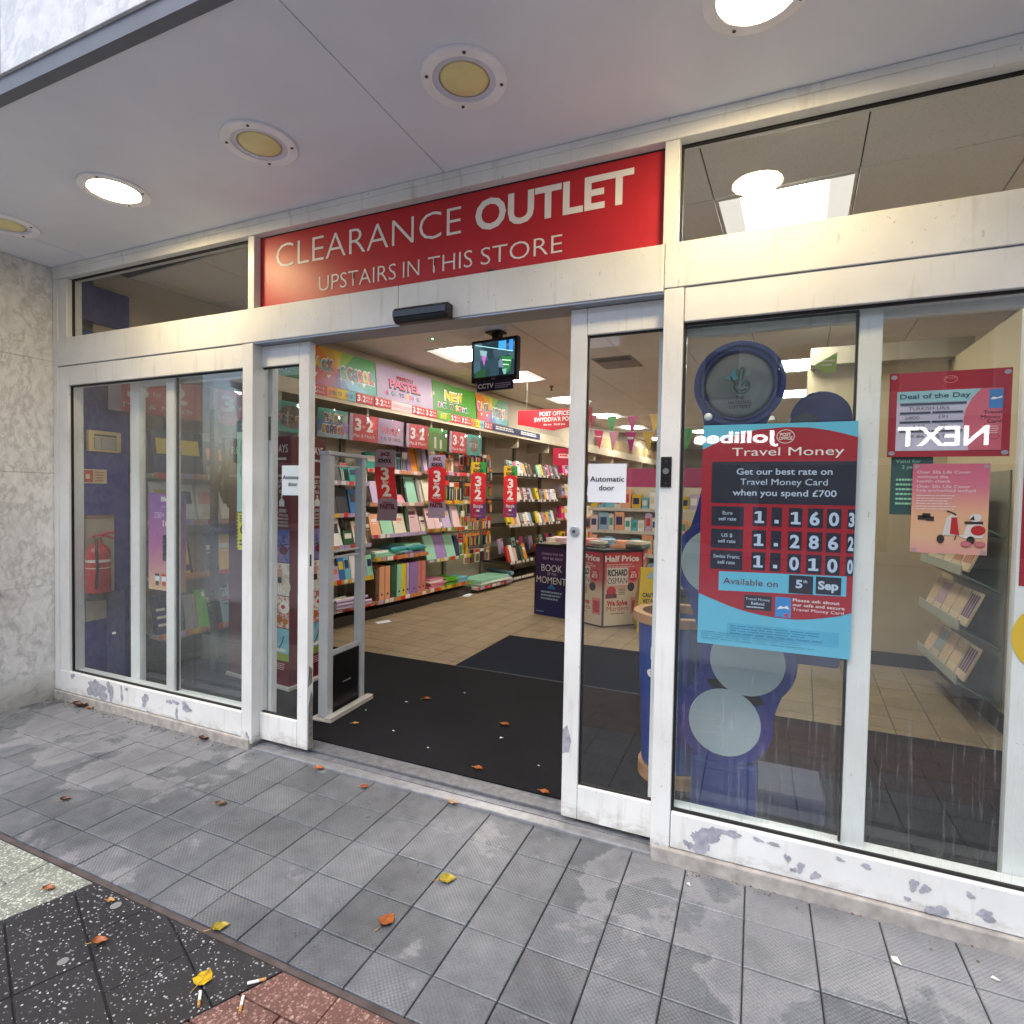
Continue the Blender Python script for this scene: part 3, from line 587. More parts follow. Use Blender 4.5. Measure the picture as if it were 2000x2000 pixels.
for x, y, l in PANELS:
    d = Vector((x, y, 0))-C0; i, j = round(d.dot(cx_)/.605), round(d.dot(cy_)/.6); p = C0+cx_*(.605*i)+cy_*(.6*j)
    t_ = thing('ceiling_panel', l, 'ceiling light', (p.x, p.y, 2.80), CA, 'lit square ceiling panels')
    MB().add([(.015, .015, 0), (.585, .015, 0), (.585, .58, 0), (.015, .58, 0)], [(0, 1, 2, 3)]).build('diffuser', LP_, t_)
    q = MB(); q.box(0, .598, 0, .0145, -.006, .008); q.box(0, .598, .5805, .592, -.006, .008); q.box(0, .0145, .015, .58, -.006, .008); q.box(.5855, .598, .015, .58, -.006, .008); q.build('frame', plain('#d9d5cc', .4), t_)
def wall(name, label, pts, z0, z1, mat): return tag(MB().prism(pts, z0, z1).build(name, mat), label, 'wall')
a, b, c, d = W(-2.9, -.50, 0), W(15, -.50, 0), W(15, -.62, 0), W(-2.9, -.62, 0)
wall('side_wall', 'cream side wall behind the long run of shelves on the left', [(v.x, v.y) for v in (a, b, c, d)], 0, 2.82, CREAM)
wall('back_wall', 'cream wall at the far end of the shop', [(-3, 15.4), (4.2, 15.4), (4.2, 15.55), (-3, 15.55)], 0, 2.82, CREAM)
wall('party_wall', 'cream wall closing the shop on the far right', [(3.2, .15), (3.35, .15), (3.35, 15.4), (3.2, 15.4)], 0, 2.82, CREAM)
kw = wall('kiosk_wall', 'cream kiosk wall with black skirting behind the right window', [(1.35, 3.245), (2.33, 3.245), (2.33, .75), (2.43, .75), (2.43, 3.36), (1.35, 3.36)], .02, 2.46, plain('#c2b190', .6, var=.05, scale=2))
MB().prism([(1.35, 3.232), (2.318, 3.232), (2.318, .75), (2.328, .75), (2.328, 3.243), (1.35, 3.243)], .026, .135).build('skirting_board', plain('#191919', .4), kw)
B(1.36, 2.44, 3.12, 3.243, 2.461, 2.60).build('bulkhead', CREAM, kw)
# pier and blue cabinet at the left window
pr = tag(B(-3.25, -3.003, .094, .104, .0, 2.8).build('pier', plain('#c6b898', .55, var=.06, scale=4)), 'narrow cream pier at the left edge of the left window', 'pier')
P = Panel('sticker', 'small printed sticker on the cream pier in the left window', 'sticker', .07, .19, frame((-3.085, .0925, 1.73)), plain('#d8cfbf', .5), thick=.001)
P.fine(.012, .145, .058, .18, 3, INK, 1, 3, .6); P.ringp(.035, .10, .024, .034, .007, INK, 1); P.rect(.015, .045, .055, .052, INK, 1); P.fine(.016, .015, .054, .04, 2, RED, 1, 4, .6); P.done()
bp = thing('blue_partition', 'dark blue partition wall carrying the fire extinguisher in the left window', 'partition')
B(-3.25, -3.001, .105, .395, .03, 2.36).build('panel', plain('#1a2180', .5, var=.12, scale=5), bp); B(-3.25, -2.998, .105, .395, 2.43, 2.66).build('top_box', plain('#1d2472', .5, var=.1), bp)
B(-3.2, -2.98, .40, .60, .031, .30).build('foot', plain('#15171f', .6), bp)
def fx_frame(x, y, z): return frame((x, y, z), (0, 1))   # faces +x
P = Panel('alarm_panel', 'yellowed fire alarm panel on the blue partition, above the small instruction plate', 'alarm panel', .20, .135, fx_frame(-2.972, .122, 1.588), plain('#d0b77e', .45), thick=.028)
P.rect(.03, .015, .17, .095, plain('#a9a391', .5), 1); P.rect(.03, .10, .17, .112, plain('#4c5145', .5), 2); P.line([(.03, .015), (.17, .015), (.17, .09)], .002, plain('#5e5a50', .5), 2); P.rect(.03, .02, .036, .09, plain('#6d6a60', .5), 2); P.rect(.075, .02, .079, .09, plain('#7b776b', .5), 2); P.done()
P = Panel('instruction_plate', 'small cream and red fire instruction plate on the blue partition', 'sign', .16, .092, fx_frame(-2.996, .085, 1.379), plain('#cdb98a', .5), thick=.003)
P.rect(.006, .008, .075, .084, plain('#b4452d', .5), 1); P.rect(.03, .03, .055, .06, plain('#e0cfa8', .5), 2); P.fine(.085, .01, .15, .082, 4, plain('#b0603c', .5), 1, 8); P.done()
bd = tag(B(-2.999, -2.984, .108, .283, .481, 1.149).build('extinguisher_board', plain('#b0a58d', .6)), 'cream backing board behind the red fire extinguisher', 'board')
B(-2.999, -2.980, .108, .283, 1.15, 1.17).build('top_strip', plain('#8d6844', .6), bd)
ex = thing('fire_extinguisher', 'red fire extinguisher hanging on the cream board in the left window', 'extinguisher', (-2.915, .142, .628))
EXR = plain('#a8221c', .3, var=.05)
MB().lathe([(.066, 0), (.068, .01), (.068, .30), (.062, .325), (.04, .35), (.022, .365), (.022, .385), (.014, .386)], 24).build('cylinder', EXR, ex, smooth=True)
MB().ring(.0685, .066, .0, .05, 24).build('base_cup', BLACK, ex); MB().ring(.0688, .066, .245, .262, 24).build('label_band', plain('#cfc6bd', .5), ex); MB().ring(.0687, .066, .205, .211, 24).build('label_line', plain('#cfc6bd', .5), ex)
MB().cyl(0, 0, .018, .386, .41, 12).build('valve', plain('#a58a3c', .3, .8), ex)
MB().tube([(-.01, -.03, .405), (0, 0, .415), (.02, .05, .43), (.03, .085, .43)], .009, 8).build('handle', EXR, ex); MB().tube([(0, 0, .41), (.02, .045, .408), (.03, .08, .395)], .008, 8).build('squeeze_lever', EXR, ex)
MB().tube([(.015, -.02, .39), (.05, -.04, .33), (.068, -.045, .2), (.06, -.05, .08)], .009, 8).build('hose', BLACK, ex)
P = Panel('ladder_step', 'folded navy step leaning in front of the fire extinguisher', 'step', .10, .62, frame((-2.86, .16, .06), (.5, .86), tilt=radians(-14)), plain('#1d2250', .5), thick=.025)
P.rect(.03, .33, .05, .345, WH, 1); P.done()

# ------------------------------------------------------------------ shelving along the left wall
TICK = unit('price_ticket', WH); UNIT = unit('block', WH)
tcol = [plain(c, .4, var=.02) for c in ('#d2392b', '#e0b52e', '#dcd7cf', '#b9a6cc', '#d98a4a', '#d2392b', '#e6e2da')]
tpale = [plain(c, .4, var=.02) for c in ('#e4e0d6', '#d8d4ca', '#e9e6df')]
SHOP = {}
def bay(key, s0, s1, label, shelves, lipmat, dark=False, tickets=tcol, backc=SHELFM):
    g = thing('shelf_bay', label, 'shelving', W(s0, 0, 0), ANG, 'shelf bays along the left wall')
    wd = s1-s0; sm = DARKW if dark else SHELFM
    B(0, wd, .475, .495, .03, 2.22).build('back_panel', backc, g)
    B(0, wd, .0, .47, .026, .12 if shelves[0][0] > .15 else .06).build('plinth', DARKW, g)
    for xx in (.0, wd-.03): B(xx, xx+.03, .44, .474, .03, 2.22).build('upright', plain('#8c8577', .5), g)
    for k, (z, f, lip) in enumerate(shelves):
        sh = B(.006, wd-.006, f, .438, z-.03, z).build('shelf', sm, g)
        lm = lip if lip else lipmat
        B(.006, wd-.006, f-.006, f-.0005, z-.036, z+.006).build('ticket_rail', lm, sh)
        x = .03
        while x < wd-.1:
            wd_ = R.choice((.05, .07, .09, .06)); ubox('price_ticket', TICK, sh, x, x+wd_, f-.0085, f-.0065, z-.034, z+R.choice((.004, .006, .012)), R.choice(tickets)); x += wd_+R.choice((.01, .03, .05, .12))
    SHOP[key] = (s0, s1, g); return g
OR = plain('#c9824f', .45); LIL = plain('#b5a2bd', .45); GRN = plain('#7d9a35', .45, var=.2, scale=12); YEL = plain('#d8b432', .45, var=.2, scale=12); BRN = plain('#4d4036', .5); PKL = plain('#cf9f96', .45)
bay('A', -2.06, -1.70, 'shelf bay nearest the street, behind the inner screen of the left window', [(.31, -.05, None), (.72, .0, None), (1.12, .0, None), (1.46, .0, None)], OR)
bay('B', -1.695, -.78, 'shelf bay of leaning books seen through the left window', [(.31, -.05, PKL), (.72, .0, None), (1.12, .0, PKL), (1.46, .0, None)], OR)
bay('C', -.775, .125, 'shelf bay of notepads and clipboards behind the security gate', [(.215, -.04, OR), (.485, -.02, YEL), (.82, .02, LIL), (1.135, .05, LIL), (1.455, .05, LIL)], LIL)
bay('D', .13, 1.035, 'shelf bay of pastel folders with ring binders at the bottom', [(.21, -.05, OR), (.66, -.02, OR), (.90, .02, LIL), (1.24, .06, PKL), (1.60, .1, PKL)], OR)
bay('E', 1.04, 1.985, 'shelf bay of mint and lilac stationery with green price rails', [(.205, -.02, GRN), (.555, .0, GRN), (.925, .0, GRN), (1.26, .04, YEL), (1.62, .06, LIL)], GRN)
bay('F', 1.99, 2.93, 'shelf bay of pen packs hung on hooks', [(.105, -.08, LIL)], LIL, backc=plain('#b8ad98', .5))
bay('G', 2.935, 3.88, 'first dark shelf bay of bright notebooks', [(.10, .0, BRN), (.35, -.03, BRN), (.90, .0, BRN), (1.28, .02, BRN), (1.68, .03, BRN)], BRN, True, tpale)
bay('H', 3.885, 4.83, 'second dark shelf bay of bright notebooks', [(.10, .0, BRN), (.35, -.03, BRN), (.90, .0, BRN), (1.28, .02, BRN), (1.68, .03, BRN)], BRN, True, tpale)
bay('I', 4.835, 6.7, 'shelf bay of art goods beyond the dark notebook bays', [(.10, .0, None), (.55, .0, None), (.95, .0, None), (1.35, .02, None), (1.75, .03, None)], PKL)
bay('J', 6.705, 9.0, 'far shelf bay of pink goods next to the boxes', [(.10, .0, None), (.55, .0, None), (.95, .0, None), (1.35, .02, None), (1.75, .03, None)], PKL)
bay('K', 9.005, 13.0, 'farthest shelf bay on the left side of the shop', [(.10, .0, None), (.6, .0, None), (1.05, .0, None), (1.5, .02, None)], PKL)
# the pelmet and its promotional strip
pel = thing('pelmet', 'long cream pelmet above the left shelf bays', 'pelmet', W(-2.38, 0, 0), ANG)
B(0, 16, -.04, .46, 2.215, 2.232).build('soffit_board', SHELFM, pel); B(0, 16, -.052, -.041, 2.2, 2.345).build('front_board', plain('#cdbfa6', .5), pel); B(0, 16, .10, .115, 2.233, 2.80).build('upper_board', CREAM, pel)
for k in range(15): B(.3+k*1.05, .33+k*1.05, .0, .4, 2.06, 2.214).build('bracket', SHELFM, pel)
def wallM(s, p, z, tilt=0): q = W(s, p, z); return frame(q, (DV.x, DV.y), tilt)
PAL = {k: plain(v, .42, var=.03) for k, v in dict(yellow='#e0c51f', orange='#dd8b22', green='#2f9a3f', teal='#1f9a86', blue='#3170b0', violet='#6a3b8c', magenta='#c0247c', red='#cc3327', black='#1a1a1d', white='#ece8e0', pink='#d98a9c', lilac='#c0abcb', maroon='#6c1f36', skyblue='#6fb7c9', lime='#5fae1e', mint='#98d0b0', peach='#e8a67c', coral='#d98078', gold='#d8b021', grey='#8d8d90', navy='#272f5c', dkgreen='#2d5a3c', cream='#ddd3bd', brown='#6d5540', hotpink='#e0336f', darkgrey='#3c3b3e', palepink='#e0bcbd', purple='#9b78b4', bluegrey='#8fb0c4').items()}
DEEP = {k: plain(v, .42, var=.03) for k, v in dict(yellow='#d0b40a', gold='#c79a10', lime='#7fae18', green='#1f8a2f', teal='#108a74', skyblue='#3f9ab8', blue='#205a9c', violet='#522878', magenta='#a0145f', red='#b02318', orange='#c96e10', pinkd='#c8607e').items()}
def rainbow(P, w, h):
    cx, cy = w*.02, h*.35; R_ = math.hypot(w, h)*1.1; seq = ['yellow', 'lime', 'green', 'teal', 'skyblue', 'blue', 'violet', 'magenta', 'red', 'orange', 'gold']
    n = len(seq); a0 = radians(100); a1 = radians(-95)
    cx = w*.45; cy = h*.45
    for i, c in enumerate(seq):
        b0 = 1.9-2*pi*i/n; pts = [(cx, cy)]
        for k in range(7):
            a = b0-2*pi/n*k/6; ra = R_; pts.append((cx+ra*cos(a), cy+ra*sin(a)))
        # clip to the sheet
        for ax, lo, hi in ((0, 0, w), (1, 0, h)):
            for lim, sgn in ((lo, 1), (hi, -1)):
                out = []
                for m_, A in enumerate(pts):
                    Bq = pts[(m_+1) % len(pts)]; ia, ib = (A[ax]-lim)*sgn >= 0, (Bq[ax]-lim)*sgn >= 0
                    if ia: out.append(A)
                    if ia != ib: f = (lim-A[ax])/(Bq[ax]-A[ax]); out.append(tuple(A[t]+f*(Bq[t]-A[t]) for t in (0, 1)))
                pts = out
                if not pts: break
            if not pts: break
        if len(pts) > 2: P.poly(pts, DEEP[c], 1, 'colour_wedge')
def blocktext(P, s, x, y, w, h, cols, L=5, bold=.045, back=True, dy=0):
    cw = w/len(s)
    for i, ch in enumerate(s):
        if ch == ' ': continue
        yy = y+dy*i+(R.uniform(-.08, .08)*h); rr = R.uniform(-.12, .12)
        if back:
            P.text(ch, x+i*cw-cw*.09, yy-h*.10, cw*1.14, h*1.2, PAL['white'], L-2, bold+.03, rr); P.text(ch, x+i*cw+cw*.03, yy-h*.08, cw*.95, h*1.04, PAL['black'], L-1, bold+.02, rr)
        P.text(ch, x+i*cw, yy, cw*.9, h, PAL[cols[i % len(cols)]], L, bold, rr)
SCH = ['magenta', 'skyblue', 'maroon', 'teal', 'skyblue', 'maroon', 'navy', 'red', 'gold', 'red']
def banner(s0, s1, kind, label):
    w, h = s1-s0, .355; P = Panel('promotional_banner', label, 'banner', w, h, wallM(s0, .056, 2.335, radians(-6)), {'rainbow': PAL['yellow'], 'pastel': plain('#9d88a0', .45, var=.03), 'new': plain('#3b8010', .45, var=.05)}[kind], 'back to school banners along the top of the left wall', thick=.006)
    if kind == 'rainbow':
        rainbow(P, w, h); blocktext(P, 'BACK', w*.03, h*.44, w*.34, h*.24, ['magenta', 'gold', 'teal', 'maroon']); blocktext(P, 'TO', w*.42, h*.40, w*.09, h*.10, ['maroon', 'gold']); blocktext(P, 'SCHOOL', w*.47, h*.32, w*.50, h*.27, ['teal', 'maroon', 'navy', 'red', 'gold', 'red'])
        P.rect(w*.68, h*.57, w*.77, h*.61, PAL['gold'], 3); P.rect(w*.77, h*.57, w*.79, h*.61, PAL['red'], 3)
        for k in range(5): P.poly([(w*(.12+.17*k), h*.17), (w*(.16+.17*k), h*.30), (w*(.10+.17*k), h*.28)], PAL['white'], 2)
    if kind == 'pastel':
        P.text('PERFECTLY', w*.34, h*.67, w*.30, h*.10, PAL['black'], 2, .04); P.text('PERFECTLY', w*.335, h*.68, w*.30, h*.10, DEEP['red'], 3, .02)
        P.text('PASTEL', w*.20, h*.36, w*.56, h*.25, PAL['black'], 2, .07); P.text('PASTEL', w*.215, h*.40, w*.54, h*.23, DEEP['pinkd'], 4, .03)
        P.text('FOR', w*.44, h*.31, w*.08, h*.05, PAL['black']); blocktext(P, 'BACK TO SCHOOL', w*.14, h*.14, w*.62, h*.12, SCH, back=False)
        for a, b in ((0, .04), (.96, 1.0)): P.rect(w*a, h*.42, w*b, h*.56, plain('#8f7f74', .3), 2, 'tape')
    if kind == 'new':
        blocktext(P, 'NEW', w*.26, h*.46, w*.42, h*.26, ['yellow'], bold=.05); P.text('FOR', w*.42, h*.36, w*.08, h*.05, PAL['black']); blocktext(P, 'BACK TO SCHOOL', w*.10, h*.16, w*.70, h*.14, SCH)
        P.rect(0, h*.5, w*.04, h*.62, plain('#8f8f74', .3), 2, 'tape')
    P.done()
banner(-1.60, -.80, 'new', 'green back to school banner hidden behind the left door post'); banner(-.79, .10, 'rainbow', 'rainbow back to school banner nearest the door'); banner(.11, 1.045, 'pastel', 'lilac pastel banner between the rainbow and green banners'); banner(1.05, 1.96, 'new', 'green NEW banner on the left wall left of the television'); banner(1.99, 2.80, 'rainbow', 'smaller rainbow back to school banner at the far end of the row')
def promo(s0, s1, kind, label, z=2.236):
    w, h = s1-s0, .092; P = Panel('promotional_strip', label, 'strip', w, h, wallM(s0, .060, z), {'m': RED, 'r': PAL['orange'], 'p': PAL['palepink'], 'n': PAL['lime'], 'b': PAL['navy']}[kind], 'promotional strips on the pelmet edge', thick=.003)
    if kind == 'm': P.text('3', .05*w, .018, .17*w, .058, WH, 2, .04); P.text('for', .25*w, .02, .08*w, .02, WH); P.text('2', .35*w, .018, .17*w, .058, WH, 2, .04); P.text('Mix &', .56*w, .052, .36*w, .026, WH, 2, .03); P.text('Match', .56*w, .016, .38*w, .026, WH, 2, .03)
    if kind == 'r': P.rect(w*.35, 0, w*.7, h, PAL['yellow'], 1); P.rect(w*.7, 0, w, h, PAL['skyblue'], 1); blocktext(P, 'BACK TO SCHOOL', w*.07, .025, w*.86, .034, SCH, back=False, L=3)
    if kind == 'p': P.text('PERFECTLY PASTEL', w*.05, .03, w*.9, .028, PAL['pink'], 2, .03)
    if kind == 'n': blocktext(P, 'NEW', w*.25, .02, w*.5, .05, ['yellow'], L=4)
    if kind == 'b': P.fine(w*.1, .02, w*.9, .075, 2, WH, 2, 5, .6)
    P.done()
x = -.80
for k, (kk, wd) in enumerate((('m', .23), ('r', .36), ('m', .24), ('m', .24), ('p', .33), ('m', .22), ('m', .22), ('n', .25), ('m', .21), ('m', .22), ('r', .3), ('m', .2), ('b', .72), ('b', .7))):
    promo(x, x+wd, kk, {'m': 'red 3 for 2 strip on the pelmet edge, %s from the door', 'r': 'rainbow strip on the pelmet edge, %s from the door', 'p': 'pale pink strip on the pelmet edge, %s from the door', 'n': 'green NEW strip on the pelmet edge, %s from the door', 'b': 'navy strip on the pelmet edge, %s from the door'}[kk] % ['first', 'second', 'third', 'fourth', 'fifth', 'sixth', 'seventh', 'eighth', 'ninth', 'tenth', 'eleventh', 'twelfth', 'thirteenth', 'fourteenth'][k]); x += wd+.012
def header(s0, s1, kind, label, z0=1.865, z1=2.13):
    w, h = s1-s0, z1-z0; P = Panel('header_card', label, 'card', w, h, wallM(s0, .02, z0), {'3': RED, 'bts': PAL['blue'], 'pas': plain('#b49bb8', .45), 'grn': plain('#557a2a', .45), 'oth': PAL['teal']}[kind], 'glossy header cards above the left shelves', thick=.003)
    if kind == '3': P.rect(0, 0, w*.12, h, LIL, 1); P.text('3', w*.18, h*.40, w*.22, h*.42, WH, 2, .04); P.text('for', w*.44, h*.5, w*.10, h*.12, WH); P.text('2', w*.58, h*.40, w*.24, h*.42, WH, 2, .04); P.text('Mix & Match', w*.14, h*.14, w*.74, h*.12, WH, 2, .01)
    if kind == 'bts': P.rect(0, h*.6, w, h, PAL['teal'], 1); P.rect(0, 0, w, h*.2, PAL['bluegrey'], 1); blocktext(P, 'BACK', w*.2, h*.58, w*.6, h*.24, ['maroon', 'lilac', 'gold', 'maroon']); P.text('TO', w*.42, h*.46, w*.12, h*.08, WH, 3); blocktext(P, 'SCHOOL', w*.12, h*.18, w*.76, h*.24, ['gold', 'maroon', 'navy', 'magenta', 'gold', 'red'])
    if kind == 'pas': blocktext(P, 'PASTEL', w*.12, h*.45, w*.74, h*.22, ['pink'], back=False, L=4); blocktext(P, 'PASTEL', w*.14, h*.43, w*.74, h*.22, ['maroon'], back=False, L=2); blocktext(P, 'BACK TO SCHOOL', w*.1, h*.16, w*.8, h*.12, SCH, back=False, L=3)
    if kind == 'grn': P.rect(0, h*.8, w, h, PAL['green'], 1); P.rect(w*.3, h*.1, w*.4, h*.6, PAL['cream'], 1); P.rect(w*.6, h*.1, w*.7, h*.5, PAL['cream'], 1)
    if kind == 'oth': P.disc(w*.45, h*.5, w*.3, h*.38, PAL['brown'], 1); blocktext(P, 'BACK TO SCHOOL', w*.15, h*.4, w*.65, h*.14, SCH)
    # bowed clear cover that catches the ceiling lights
    q = MB(); n = 8; q.add([(w*i/n, h*j, .003+.028*sin(pi*i/n)*(1 if j < 2 else 1)) for j in (0, 1) for i in range(n+1)], [(i, i+1, n+2+i, n+1+i) for i in range(n)]); q.build('clear_cover', PERSPEX, P.root, smooth=True)
    P.done()
for a in ((-2.35, -1.72, '3', 'red 3 for 2 header card behind the inner screen of the left window'), (-1.66, -1.15, '3', 'red 3 for 2 header card seen through the left window'), (-1.12, -.66, 'oth', 'teal header card seen through the left window beside the red one'), (-.63, -.255, 'bts', 'teal and blue back to school header card above the notepad bay'), (-.235, .16, '3', 'red 3 for 2 header card, first from the door opening'), (.165, .56, 'pas', 'lilac pastel header card between two red ones'), (.61, 1.0, '3', 'red 3 for 2 header card, second from the door opening'), (1.005, 1.37, 'grn', 'green header card left of the third red one'), (1.42, 1.80, '3', 'red 3 for 2 header card, third from the door opening'), (1.805, 2.15, 'oth', 'teal header card with a brown picture, farthest of the row')): header(*a)
P = Panel('category_sign', 'pink rounded category sign hanging above the notebook bays', 'sign', .42, .28, frame(W(4.2, .1, 1.86), (.75, .66)), plain('#b02040', .4), thick=.01); P.rect(.10, .12, .32, .19, plain('#e7c9c4', .4), 1); P.fine(.12, .135, .30, .18, 1, RED, 2, 2, .7); P.done()

# ------------------------------------------------------------------ goods on the shelves
CNAME = dict(yellow='yellow', orange='orange', green='green', teal='teal', blue='blue', violet='violet', magenta='magenta', red='red', black='black', white='white', pink='pink', lilac='lilac', maroon='maroon', skyblue='sky blue', lime='lime green', mint='mint green', peach='peach', coral='coral', gold='gold', grey='grey', navy='navy', dkgreen='dark green', cream='cream', brown='brown', hotpink='hot pink', darkgrey='dark grey', palepink='pale pink', purple='purple', bluegrey='blue grey')
NOTE = bpy.data.meshes.new('cover'); q = MB(); q.box(0, 1, 0, .1, 0, 1); q.box(0, 1, .9, 1, 0, 1); q.box(0, .04, .1, .9, 0, 1); NOTE.from_pydata(q.v, [], q.f); NOTE.materials.append(WH)
RINGM = bpy.data.meshes.new('finger_ring'); q = MB().cyl(0, 0, .5, 0, 1, 14, Matrix.Rotation(-pi/2, 4, 'X')); RINGM.from_pydata(q.v, [], q.f); RINGM.materials.append(INK)
ROLL = bpy.data.meshes.new('roll'); q = MB().cyl(0, 0, .5, 0, 1, 14, Matrix.Rotation(pi/2, 4, 'Y')); ROLL.from_pydata(q.v, [], q.f); ROLL.materials.append(WH)
PEN = bpy.data.meshes.new('pen'); q = MB().cyl(0, 0, .5, 0, .8, 8).cyl(0, 0, .5, .8, 1, 8, None, .15); PEN.from_pydata(q.v, [], q.f); PEN.materials.append(WH)
ORD = ['first', 'second', 'third', 'fourth', 'fifth', 'sixth', 'seventh', 'eighth', 'ninth', 'tenth', 'eleventh', 'twelfth', 'thirteenth', 'fourteenth', 'fifteenth', 'sixteenth', 'seventeenth', 'eighteenth', 'nineteenth', 'twentieth']
NOUN = dict(nb=('notebook', 'notebook', 'notebooks on the shelves'), lf=('lever_arch_file', 'ring binder', 'ring binders on the bottom shelf'), fo=('folder', 'folder', 'folders lying on the shelves'), bx=('boxed_item', 'box', 'boxed goods on the shelves'), pp=('pen_pack', 'pen pack', 'pen packs on the shelves'), ro=('paper_roll', 'paper roll', 'paper rolls on the shelves'), pd=('writing_pad', 'pad', 'writing pads on the shelves'), dp=('document_wallet', 'wallet', 'upright wallets on the shelves'))
def cover_print(r, wd, h, col):
    u = R.random(); pc = PAL[R.choice([c for c in ('white', 'black', 'gold', 'navy', 'coral', 'skyblue', 'darkgrey', 'cream', 'maroon') if c != col])]
    if u < .3: ubox('printed_title', UNIT, r, wd*.18, wd*.82, -.0008, 0, h*.62, h*.76, pc); ubox('printed_line', UNIT, r, wd*.3, wd*.7, -.0008, 0, h*.52, h*.55, pc)
    elif u < .48: ubox('elastic_band', UNIT, r, wd*.84, wd*.90, -.001, 0, 0, h, pc)
    elif u < .62: ubox('printed_band', UNIT, r, 0, wd, -.0008, 0, h*.08, h*.26, pc)
    elif u < .75: ubox('price_sticker', UNIT, r, wd*.62, wd*.9, -.0008, 0, h*.82, h*.94, PAL[R.choice(['red', 'white', 'gold'])])
    elif u < .85:
        for k in range(3): ubox('printed_stripe', UNIT, r, wd*.12, wd*.88, -.0008, 0, h*(.2+.2*k), h*(.27+.2*k), pc)
def item(k, M, col, wd, h, t, label):
    nm, cat, grp = NOUN[k]; c = PAL[col]
    r = thing(nm, label, cat, group=grp, M=M)
    if k == 'nb': ubox('cover', NOTE, r, 0, wd, 0, t, 0, h, c); ubox('page_block', UNIT, r, wd*.05, wd*.985, t*.11, t*.89, h*.015, h*.985, PAPER); cover_print(r, wd, h, col)
    elif k == 'lf':
        q = MB(); q.box(0, wd, 0, .004, 0, h); q.box(0, .004, .004, .28, 0, h); q.box(wd-.004, wd, .004, .28, 0, h); q.build('case', c, r)
        o = bpy.data.objects.new('finger_ring', RINGM); COL.objects.link(o); o.parent = r; o.location = (wd*.5, -.0015, h*.16); o.scale = (.024, .002, .024)
    elif k in ('fo', 'bx', 'pd', 'dp'):
        ubox({'fo': 'flap', 'bx': 'carton', 'pd': 'cover', 'dp': 'front'}[k], UNIT, r, 0, wd, 0, t, 0, h, c)
        if k in ('bx', 'pd'): ubox('printed_panel', UNIT, r, wd*.15, wd*.85, -.0012, 0, h*.45, h*.8, R.choice([PAL['white'], PAL['black'], PAL['yellow'], PAL['navy'], PAL['coral']]))
        if k == 'fo': ubox('paper_edge', UNIT, r, wd*.01, wd*.99, t*.02, t*.985, h*.25, h*.75, R.choice([PAPER, PAL['cream'], c]))
        if k == 'dp': ubox('back', UNIT, r, wd*.02, wd*1.0, t, t+.004, 0, h*1.04, c)
    elif k == 'pp':
        ubox('card', UNIT, r, 0, wd, .006, .008, 0, h, c); ubox('card_head', UNIT, r, .004, wd-.004, .004, .006, h*.74, h*.97, R.choice([PAL['red'], PAL['orange'], PAL['white'], PAL['black']]))
        n = max(2, int(wd/.02))
        for i in range(n):
            o = bpy.data.objects.new('pen', PEN); COL.objects.link(o); o.parent = r; o.location = (wd*(i+.5)/n, .002, h*.06); o.scale = (.010, .010, h*.62); o.material_slots[0].link = 'OBJECT'; o.material_slots[0].material = PAL[R.choice(['black', 'navy', 'red', 'gold', 'green', 'darkgrey', 'white'])]
    elif k == 'ro':
        o = bpy.data.objects.new('roll', ROLL); COL.objects.link(o); o.parent = r; o.scale = (wd, t, h); o.location = (0, t/2, h/2); o.material_slots[0].link = 'OBJECT'; o.material_slots[0].material = c
    return r
def IM(s, p, z, tilt=0, yw=0): return Matrix.Translation(W(s, p, z)) @ Matrix.Rotation(ANG+yw, 4, 'Z') @ Matrix.Rotation(-tilt, 4, 'X')
BAYN = dict(A='street-side bay', B='left-window bay', C='notepad bay', D='binder bay', E='green-railed bay', F='pen bay', G='first dark bay', H='second dark bay', I='art bay', J='far pink bay')
SHN = ['bottom shelf', 'second shelf', 'third shelf', 'fourth shelf', 'top shelf']
def stock(key, lvl, z, p, items, s=None, back=0):
    """items from left to right: (kind, colour, width, height, thickness, lean back)"""
    x = SHOP[key][0]+.02 if s is None else s; cnt = {}; tot = {}
    for it in items:
        if it: tot[(it[0], it[1])] = tot.get((it[0], it[1]), 0)+1
    for it in items:
        if not it: x += .04; continue
        if isinstance(it, float): x += it; continue
        k, col, wd, h, t, ln = it[:6]; h = min(h*1.2, .28) if h < .25 and key in 'CDEGHAB' and k != 'ro' else h; kk = (k, col); cnt[kk] = cnt.get(kk, 0)+1
        nth = '' if tot[kk] == 1 else ORD[cnt[kk]-1]+' '
        lab = f"{nth}{CNAME[col]} {NOUN[k][1]} {'from the left ' if nth else ''}on the {SHN[lvl]} of the {BAYN[key]}"
        dz = it[6] if len(it) > 6 else 0
        item(k, IM(x+R.uniform(-.003, .003), p-R.uniform(.012, .024), z+.002+dz, ln, R.uniform(-.04, .04)), col, wd, h, t, lab)
        if ln > .1 and back > R.random():
            item(k, IM(x+.012, p-.02, z+.002, ln, 0) @ Matrix.Translation((.006, t*1.3, .004)), col, wd, h, t, f"{CNAME[col]} {NOUN[k][1]} behind {nth or 'the '}one on the {SHN[lvl]}, {BAYN[key]}".replace('behind first one', 'behind its first match').replace('the one', 'its match'))
        x += wd+R.uniform(.004, .014)
def L(k, cols, wd, h, t, ln, jit=.12): return [(k, c, wd*R.uniform(1-jit, 1+jit), h*R.uniform(1-jit, 1+jit), t, ln+R.uniform(-.03, .03)) for c in cols.split()]
